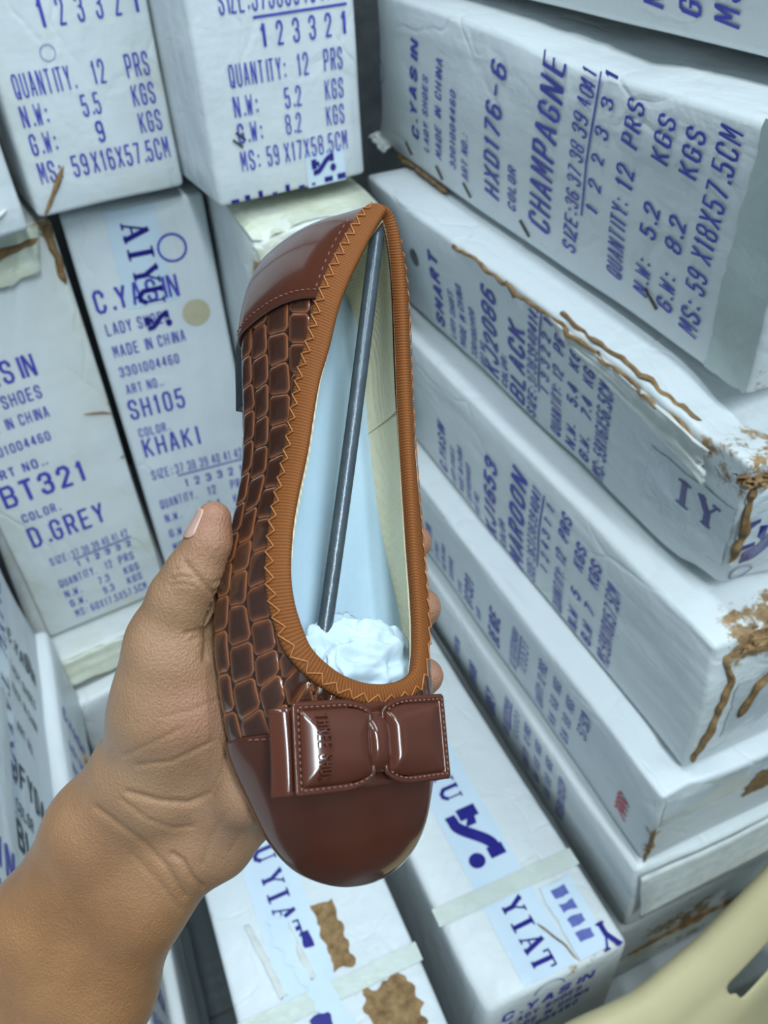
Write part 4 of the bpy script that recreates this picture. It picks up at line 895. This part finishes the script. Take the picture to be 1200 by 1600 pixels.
# embossed lettering down the left lobe
V, F = text2d('THREE SHOW', -.0090, .0090, 0, .0036, .17); mb = MB()
def lob_z(x, y):
    a = (x + .0005) / (-.0243); hw = HB; e = min(1 - abs(y) / hw, (1 - a) * (.0243 / HB), a * 3); e0 = max(0, e - .14); return .0022 + .0040 * (1 - (1 - min(1, e0 / .72)) ** 2.0) * (.55 + .45 * (1 - a)) + .0014 * (1 - a)
LV = []
for lay in (0, 1):
    for a, b in V: x = -.0190 + b; y = a; LV.append(bw(x, y, lob_z(x, y) + .0010 + .0010 * lay))
nV = len(V); FF = [tuple(i + nV for i in f) for f in F]; 
for f in F: FF += [(f[i], f[(i + 1) % 4], f[(i + 1) % 4] + nV, f[i] + nV) for i in range(4)]
sp('embossed_lettering', LV, FF, M['patent'], smooth=False, parent=lobL)
kn = []
for i in range(28):
    y = -.0080 + .0160 * i / 27; row = []
    for j in range(18):
        a = math.pi * j / 17; zz_ = .0062 - .004 * abs(2 * i / 27 - 1) ** 3; row.append(bw(.0012 + .0033 * math.cos(a) * (1 + .10 * abs(2 * i / 27 - 1)), y, zz_ * (.35 + .65 * math.sin(a) ** .8)))
    kn.append(row)
sp('bow_knot', np.array(kn).reshape(-1, 3), grid_faces(28, 18), M['patent'], solid=.0014)

# things inside the shoe
rod_a, rod_b = np.array([-.0096, .1008, .0572]), np.array([-.0232, -.0465, .0240])
rp = np.linspace(rod_a, rod_b, 40); rp[:, 2] += .0012 * np.sin(np.linspace(0, math.pi, 40))
V, F = tube(sw(rp), .00262, 20); rod = mesh_obj('shoe_stretcher_rod', V, F, M['rod']); rod['label'] = 'dark grey rod braced lengthwise inside the shoe from heel to toe'; rod['category'] = 'rod'
bm = bmesh.new(); bmesh.ops.create_icosphere(bm, subdivisions=6, radius=1)
for v in bm.verts:
    q_ = Vector((v.co.x * 1.2, v.co.y * 2.0, v.co.z * 1.2)) + Vector((3.3, 1, 2)); r1 = 1 - 2 * abs(noise.noise(q_)); r2 = 1 - 2 * abs(noise.noise(q_ * 2.1 + Vector((1.7 * r1, 0, 0)))); r3 = 1 - 2 * abs(noise.noise(q_ * 4.3)); k = .72 + .30 * r1 + .15 * r2 + .03 * r3
    v.co = Vector((v.co.x * .0232 * k, v.co.y * .021 * k, v.co.z * .0105 * k))
TV = sw(np.array([tuple(v.co) for v in bm.verts]) + np.array([-.0100, -.0555, .0245])); bm.verts.index_update(); TF = [tuple(x.index for x in f.verts) for f in bm.faces]; bm.free()
tis = mesh_obj('crumpled_tissue', TV, TF, simple('white_tissue', (178, 196, 208), .8, .2, (190, 206, 217), 40)); tis['label'] = 'crumpled white tissue paper stuffed into the toe of the shoe'; tis['category'] = 'tissue paper'

# ------------------------------------------------------------------ the hand
def C(px, py, d): return np.array([(px - CX) / FPX * d, (py - CY) / FPX * d, d])     # camera frame, metres
def SC(x, y, z): return SO + x * SR + y * SL + z * SU                                  # shoe frame -> camera frame
def R(px, d): return px / FPX * d
def chain(pts): return [(np.array(a[0]), np.array(b[0]), a[1], b[1]) for a, b in zip(pts[:-1], pts[1:])]
def cap_sdf(Q, seg):
    a, b, ra, rb = seg; ab = b - a; t = np.clip(((Q - a) @ ab) / (ab @ ab), 0, 1); return np.linalg.norm(Q - a - t[..., None] * ab, axis=-1) - (ra + (rb - ra) * t)
def smin(a, b, k): h = np.clip(.5 + .5 * (b - a) / k, 0, 1); return b + (a - b) * h - k * h * (1 - h)
def group_sdf(Q, segs, k):
    d = None
    for s_ in segs: e = cap_sdf(Q, s_); d = e if d is None else smin(d, e, k)
    return d
arm = chain([(C(-62, 1606, .318), R(84, .318)), (C(66, 1446, .308), R(80, .308)), (C(155, 1294, .298), R(74, .298)), (C(205, 1215, .293), R(64, .293))]) \
    + chain([(C(60, 1745, .322), R(98, .322)), (C(152, 1545, .312), R(84, .312)), (C(222, 1400, .302), R(70, .302)), (C(262, 1325, .297), R(56, .297))]) \
    + chain([(C(-10, 1680, .330), R(110, .330)), (C(110, 1490, .318), R(100, .318)), (C(190, 1340, .308), R(86, .308)), (C(235, 1262, .302), R(76, .302))])
thumb = chain([(C(236, 1120, .284), R(62, .284)), (C(263, 1000, .276), R(62, .276)), (C(283, 935, .271), R(49, .271)), (C(305, 895, .268), R(44, .268)), (C(326, 848, .266), R(34.5, .266)), (C(334, 810, .2655), R(28, .2655))])
thenar = chain([(C(240, 1210, .290), R(74, .290)), (C(262, 1110, .280), R(76, .280)), (C(268, 1040, .276), R(66, .276))]) + chain([(C(270, 1215, .288), R(70, .288)), (C(300, 1115, .280), R(60, .280)), (C(300, 1060, .279), R(50, .279))])
hyp = chain([(C(275, 1345, .302), R(52, .302)), (C(330, 1305, .300), R(66, .300)), (C(385, 1245, .300), R(62, .300)), (C(430, 1190, .303), R(50, .303))])
MC = [(-.034, -.030, -.019), (-.036, -.050, -.020), (-.034, -.069, -.020), (-.029, -.086, -.019)]
base_c = [C(250, 1160, .298), C(262, 1200, .300), C(275, 1240, .302), C(300, 1290, .303)]
palm = []
for mc, b_ in zip(MC, base_c): palm.append((b_, SC(*mc), .0125, .0105))
palm += chain([(C(296, 985, .284), R(34, .284)), (C(345, 930, .289), R(30, .289)), (SC(-.030, -.026, -.018), .009)])
palm += chain([(SC(*MC[0]), .0105), (SC(*MC[1]), .0105), (SC(*MC[2]), .0105), (SC(*MC[3]), .0100)])
fing = []
tipdat = [((.0415, .0055, -.0020), (.0345, -.001, -.0105), (.003, -.011, -.0185), .0083), ((.0393, -.0225, .0005), (.0325, -.029, -.0105), (.003, -.038, -.0190), .0094), ((.0382, -.0495, .0005), (.0305, -.057, -.0105), (.003, -.062, -.0185), .0082), ((.0250, -.074, -.006), (.018, -.077, -.0120), (-.003, -.081, -.0175), .0072)]
for (tip, dip, pip, r_), mc in zip(tipdat, MC):
    fing.append(chain([(SC(*mc), r_ * 1.2), (SC(*pip), r_ * 1.12), (SC(*dip), r_ * 1.03), (SC(*tip), r_ * .88)]))
allseg = arm + thumb + thenar + hyp + palm + sum(fing, [])
lo = np.min([np.minimum(s_[0] - s_[2], s_[1] - s_[3]) for s_ in allseg], 0) - .004; hi = np.max([np.maximum(s_[0] + s_[2], s_[1] + s_[3]) for s_ in allseg], 0) + .004
hs = .0014; dims = np.ceil((hi - lo) / hs).astype(int) + 1
gx_, gy_, gz_ = [lo[i] + hs * np.arange(dims[i]) for i in range(3)]
Q = np.stack(np.meshgrid(gx_, gy_, gz_, indexing='ij'), -1)
d_arm = group_sdf(Q, arm, .010); d_pal = smin(smin(group_sdf(Q, thenar, .008), group_sdf(Q, hyp, .006), .006), group_sdf(Q, palm, .006), .008)
d_th = group_sdf(Q, thumb, .0035); D = smin(smin(d_arm, d_pal, .014), d_th, .007)
df = None
for f_ in fing: e = group_sdf(Q, f_, .003); df = e if df is None else np.minimum(df, e)
D = smin(D, df, .004)
def surface_nets(D, lo, h):
    nx, ny, nz = D.shape; ins = D < 0
    c8 = [D[i:nx - 1 + i, j:ny - 1 + j, k:nz - 1 + k] for i in (0, 1) for j in (0, 1) for k in (0, 1)]
    sgn = sum((c < 0).astype(np.int8) for c in c8); act = (sgn > 0) & (sgn < 8); idx = np.argwhere(act); num = -np.ones(act.shape, np.int64); num[act] = np.arange(len(idx))
    vals = np.stack([c[act] for c in c8], 1); off = np.array([(i, j, k) for i in (0, 1) for j in (0, 1) for k in (0, 1)], float)
    acc = np.zeros((len(idx), 3)); cnt = np.zeros(len(idx))
    for a in range(8):
        for b in range(a + 1, 8):
            if np.abs(off[a] - off[b]).sum() != 1: continue
            va, vb = vals[:, a], vals[:, b]; cr_ = (va < 0) != (vb < 0); t = np.where(cr_, va / np.where(cr_, va - vb, 1), 0)
            acc += np.where(cr_[:, None], off[a] + t[:, None] * (off[b] - off[a]), 0); cnt += cr_
    V = lo + h * (idx + acc / cnt[:, None]); F = []
    for ax in range(3):
        sl0 = [slice(None)] * 3; sl1 = [slice(None)] * 3; sl0[ax] = slice(0, -1); sl1[ax] = slice(1, None)
        a = ins[tuple(sl0)]; b = ins[tuple(sl1)]; e = np.argwhere(a != b); o1, o2 = [(1, 2), (2, 0), (0, 1)][ax]
        e = e[(e[:, o1] > 0) & (e[:, o2] > 0) & (e[:, o1] < D.shape[o1] - 1) & (e[:, o2] < D.shape[o2] - 1)]
        p = [e.copy() for _ in range(4)]; p[1][:, o1] -= 1; p[2][:, o1] -= 1; p[2][:, o2] -= 1; p[3][:, o2] -= 1
        q = np.stack([num[x[:, 0], x[:, 1], x[:, 2]] for x in p], 1); fl = a[e[:, 0], e[:, 1], e[:, 2]]
        q[~fl] = q[~fl][:, ::-1]; F.append(q)
    F = np.vstack(F); F = F[(F >= 0).all(1)]; return V, F
HVt, HFc = surface_nets(D, lo, hs)
hm = bpy.data.meshes.new('hand_raw'); hm.from_pydata(HVt.tolist(), [], HFc.tolist()); ho = bpy.data.objects.new('hand_raw', hm); COL.objects.link(ho)
sm_ = ho.modifiers.new('smooth', 'SMOOTH'); sm_.factor = .5; sm_.iterations = 4
sb_ = ho.modifiers.new('sub', 'SUBSURF'); sb_.levels = 1; sb_.render_levels = 1
hm2 = bpy.data.meshes.new_from_object(ho.evaluated_get(bpy.context.evaluated_depsgraph_get())); bpy.data.objects.remove(ho)
nvh = len(hm2.vertices); co = np.zeros(nvh * 3); hm2.vertices.foreach_get('co', co); co = co.reshape(-1, 3); no = np.zeros(nvh * 3); hm2.vertices.foreach_get('normal', no); no = no.reshape(-1, 3)
px_ = np.stack([co[:, 0] / co[:, 2] * FPX + CX, co[:, 1] / co[:, 2] * FPX + CY], 1); facing = np.clip(-(no * co).sum(1) / np.linalg.norm(co, axis=1) * 2.5, 0, 1)
creases = [  # skin folds of palm, wrist and thumb: (points, depth mm, width px)
 ([(362, 1150), (349, 1206), (330, 1240), (295, 1255), (250, 1252), (200, 1238)], .9, 5), ([(300, 1292), (270, 1295), (230, 1280), (190, 1250)], .5, 4), ([(316, 1386), (300, 1372), (285, 1345), (270, 1335)], 1.0, 4.5), ([(288, 1400), (258, 1352), (225, 1318), (180, 1285), (150, 1262)], .7, 5), ([(280, 1420), (245, 1375), (205, 1335)], .4, 5),
 ([(345, 930), (330, 925), (308, 902), (290, 880)], .8, 5), ([(350, 905), (332, 912)], .4, 4), ([(336, 965), (326, 990), (322, 1030)], 1.2, 6), ([(345, 972), (318, 985), (290, 990)], .7, 4), ([(352, 1010), (325, 990), (300, 1000)], .5, 4), ([(280, 1140), (230, 1165), (195, 1180)], .35, 4), ([(330, 1160), (270, 1190), (215, 1196)], .5, 4), ([(350, 1090), (300, 1110), (255, 1120)], .25, 4),
 ([(385, 1200), (360, 1260), (330, 1310), (318, 1350)], .45, 5), ([(400, 1240), (385, 1290), (360, 1330)], .3, 4), ([(268, 905), (285, 900), (300, 905)], .5, 3), ([(264, 915), (284, 912), (302, 916)], .4, 3), ([(275, 890), (292, 888)], .4, 3)]
off = np.zeros(nvh)
for pts, dep, wpx in creases:
    pts = np.array(pts, float); dm = np.full(nvh, 1e9)
    for a, b in zip(pts[:-1], pts[1:]):
        ab = b - a; t = np.clip(((px_ - a) @ ab) / (ab @ ab), 0, 1); dm = np.minimum(dm, np.linalg.norm(px_ - a - t[:, None] * ab, axis=1))
    off -= dep * .001 * np.exp(-(dm / wpx) ** 2) * facing
co2 = co + no * off[:, None]
# where the skin would enter the shoe it is pressed flat against it
loc = np.stack([(co2 - SO) @ SR, (co2 - SO) @ SL, (co2 - SO) @ SU], 1)
def inside_poly(p, poly):
    x, y = p[:, 0], p[:, 1]; r_ = np.zeros(len(p), bool); a = poly; b = np.roll(poly, -1, 0)
    for (x1, y1), (x2, y2) in zip(a, b):
        c__ = ((y1 > y) != (y2 > y)); r_ ^= c__ & (x < (x2 - x1) * (y - y1) / (y2 - y1 + 1e-12) + x1)
    return r_
poly = BL[::4]; cand_ = np.where((loc[:, 2] > -.0006) & (loc[:, 2] < .05) & (np.abs(loc[:, 1]) < .12))[0]; ins_ = cand_[inside_poly(loc[cand_, :2], poly)]
for i_ in ins_:
    p = loc[i_]; dz = p[2] + .0008
    k_ = np.argmin(((poly - p[:2]) ** 2).sum(1)); dxy = np.linalg.norm(poly[k_] - p[:2])
    if dz < dxy: co2[i_] -= SU * dz
    else: co2[i_] += SR * (poly[k_][0] - p[0]) + SL * (poly[k_][1] - p[1])
world = CAMPOS + co2 @ RW.T
hm2.vertices.foreach_set('co', world.ravel().astype(np.float32))
hm2.polygons.foreach_set('use_smooth', [True] * len(hm2.polygons))
# palm side is paler and pinker than the forearm: distance along the limb from the wrist
wr0, wr1 = C(60, 1520, .31), C(300, 1180, .29); ax_ = (wr1 - wr0) / np.linalg.norm(wr1 - wr0); along = ((co - wr0) @ ax_) / np.linalg.norm(wr1 - wr0)
tipm = np.zeros(nvh)
for (tip, dip, pip, r_) in tipdat: tipm = np.maximum(tipm, np.exp(-(np.linalg.norm(co - SC(*tip), axis=1) / .013) ** 2))
tipm = np.maximum(tipm, np.exp(-(np.linalg.norm(co - C(336, 815, .262), axis=1) / .013) ** 2))
mid = np.exp(-(((px_ - np.array([305, 1110])) / np.array([55, 60])) ** 2).sum(1)) * facing
for nm, arr in (('palm', np.clip((along - .45) / .5, 0, 1)), ('tip', np.maximum(tipm, .8 * mid)), ('hyp', np.exp(-(((px_ - np.array([360, 1290])) / np.array([70, 70])) ** 2).sum(1)))):
    at = hm2.attributes.new(nm, 'FLOAT', 'POINT'); at.data.foreach_set('value', arr.astype(np.float32))
def mat_skin():
    m = NT('skin'); ob = m.obj(); n1 = m.ramp(m.noise(45, 5, .6, ob), .3, .7)
    arm_c = m.mix(n1, lin((138, 96, 61)), lin((157, 112, 73))); pal_c = m.mix(n1, lin((153, 117, 88)), lin((168, 130, 99)))
    c = m.mix(m.attr('palm'), arm_c, pal_c); c = m.mix(m.math('MULTIPLY', m.attr('tip'), .75), c, lin((156, 106, 86))); c = m.mix(m.math('MULTIPLY', m.attr('hyp'), .7), c, lin((166, 124, 98)))
    c = m.mix(m.math('MULTIPLY', m.ramp(m.noise(12, 3, .5, ob), .45, .7), .25), c, lin((124, 82, 54)))
    m.col(c); m.set(Roughness=.42, Specular_IOR_Level=.45, Subsurface_Weight=.12, Subsurface_Scale=.004); m.b.inputs['Subsurface Radius'].default_value = (1, .35, .2)
    rot = m.n('ShaderNodeVectorRotate'); rot.inputs['Angle'].default_value = .6; m.l(ob, rot.inputs['Vector'])
    m.bump(m.noise(1, 4, .65, m.scaled(rot.outputs[0], (2300, 600, 600))), .0006, .6); v = m.n('ShaderNodeTexVoronoi'); v.inputs['Scale'].default_value = 1100; m.l(ob, v.inputs['Vector']); m.bump(v.outputs['Distance'], .0004, .4)
    m.bump(m.noise(220, 4, .6, ob), .0005, .3); return m.m
hm2.materials.clear(); hm2.materials.append(mat_skin())
wc = world.mean(0)
person = thing('person', 'bare brown left hand and forearm holding the brown flat shoe, thumb up', 'person', tuple(wc))
hand = bpy.data.objects.new('hand_and_forearm', hm2); COL.objects.link(hand); hand.parent = person; hand.matrix_local = Matrix.Translation(-Vector(wc))
# thumbnail lies on the far-left side of the thumb tip
bvh = BVHTree.FromPolygons([tuple(v) for v in co2], [tuple(p.vertices) for p in hm2.polygons])
na, nb_ = 22, 14; tc0, tc1 = C(331, 842, .266), C(338, 800, .2655); axis = tc1 - tc0; axu = axis / np.linalg.norm(axis); nd = np.array([-.93, 0.05, -.37]); nd -= axu * (nd @ axu); nd /= np.linalg.norm(nd); sd = np.cross(axu, nd)
NV = []; okn = True
for lay in (0, 1):
    for i in range(na):
        u = i / (na - 1)
        for j in range(nb_):
            v = -1 + 2 * j / (nb_ - 1); wv = math.sqrt(max(0, 1 - max(0, (.22 - u) / .22) ** 2 * .8)) * (1 - .25 * max(0, (u - .85) / .15) ** 2); ang = v * .6 * wv
            dirv = nd * math.cos(ang) + sd * math.sin(ang); cpt = tc0 + axis * (u * 1.12 - .06); hit = bvh.ray_cast(Vector(cpt + dirv * .03), Vector(-dirv), .06)
            p = np.array(hit[0]) if hit[0] else cpt + dirv * .006
            NV.append(CAMPOS + RW @ (p + dirv * (.00045 if lay else -.0006)))
n1 = na * nb_; NF = [tuple(x + n1 for x in f) for f in grid_faces(na, nb_)] + grid_faces(na, nb_, flip=True)
rg = [i * nb_ for i in range(na)] + [(na - 1) * nb_ + j for j in range(1, nb_)] + [i * nb_ + nb_ - 1 for i in range(na - 2, -1, -1)] + [j for j in range(nb_ - 2, 0, -1)]
NF += [(x, y, y + n1, x + n1) for x, y in zip(rg, rg[1:] + rg[:1])]
nail = mesh_obj('thumbnail', NV, NF, simple('nail', (178, 142, 128), .3, .5, (188, 152, 138), 60), person); nail.matrix_local = Matrix.Translation(-Vector(wc)); nail['label'] = 'pale pink thumbnail'

# ------------------------------------------------------------------ cream plastic chair, its back against the stack
chm = simple('cream_plastic', (192, 179, 138), .4, .5, (199, 186, 145), 6, .0008, 25)
chair = thing('plastic_chair', 'cream moulded plastic chair with a hand slot in its back, bottom right corner', 'chair', (.38, -.02, 0))
def cpart(name, V, F, solid=.004, sub=1):
    o = mesh_obj(name, V, F, chm, chair); o.matrix_local = Matrix.Translation((-.38, .02, 0))
    if solid: md = o.modifiers.new('solid', 'SOLIDIFY'); md.thickness = solid; md.offset = 0
    if sub: md = o.modifiers.new('sub', 'SUBSURF'); md.levels = sub; md.render_levels = sub
    return o
crest = crom([(.190, .199, .610), (.235, .201, .62), (.305, .1985, .62), (.357, .206, .62), (.413, .2165, .62), (.498, .2375, .62), (.53, .247, .617), (.57, .260, .605)], 41)
prof = [(.010, -.030), (.009, -.010), (.004, -.001), (-.004, .0005), (-.013, -.004), (-.020, -.010), (-.0235, -.0155), (-.027, -.021), (-.033, -.027), (-.0385, -.034), (-.044, -.043), (-.052, -.065), (-.060, -.10), (-.072, -.15), (-.086, -.21), (-.100, -.27), (-.112, -.315)]
prof = [(a_ * 1.257, b_ * 1.257) if k_ < 11 else (a_ * 1.12, b_) for k_, (a_, b_) in enumerate(prof)]; nrm = np.array([-.19, .98]); CV = []
for i, c0 in enumerate(crest):
    e_ = abs(i - 20) / 20
    for (dy, dz) in prof[:]: CV.append((c0[0] + nrm[0] * dy * .9, c0[1] + nrm[1] * dy - .012 * e_ ** 4 * 0, c0[2] + dz))
npf = len(prof); CF = [f for n_, f in enumerate(grid_faces(41, npf)) if not ((22 <= n_ // (npf - 1) <= 31 and n_ % (npf - 1) == 8) or (21 <= n_ // (npf - 1) <= 31 and n_ % (npf - 1) == 7))]
cpart('backrest', CV, CF)
def seat_pt(u, v): return (.200 + .36 * u + .02 * (1 - v), -.235 + .33 * v + .05 * u * v, .305 - .012 * math.sin(math.pi * u) * math.sin(math.pi * v) - .03 * max(0, .12 - v) / .12 + .03 * max(0, v - .9) / .1)
cpart('seat', [seat_pt(i / 24, j / 24) for i in range(25) for j in range(25)], grid_faces(25, 25))
for (tx, ty, bx_, by_) in ((.24, -.21, .21, -.24), (.54, -.21, .58, -.24), (.22, .07, .20, .12), (.54, .11, .57, .155)):
    V, F = tube(np.linspace((tx, ty, .298), (bx_, by_, .0), 8), np.linspace(.020, .013, 8), 10); cpart('leg', V, F, 0, 0)
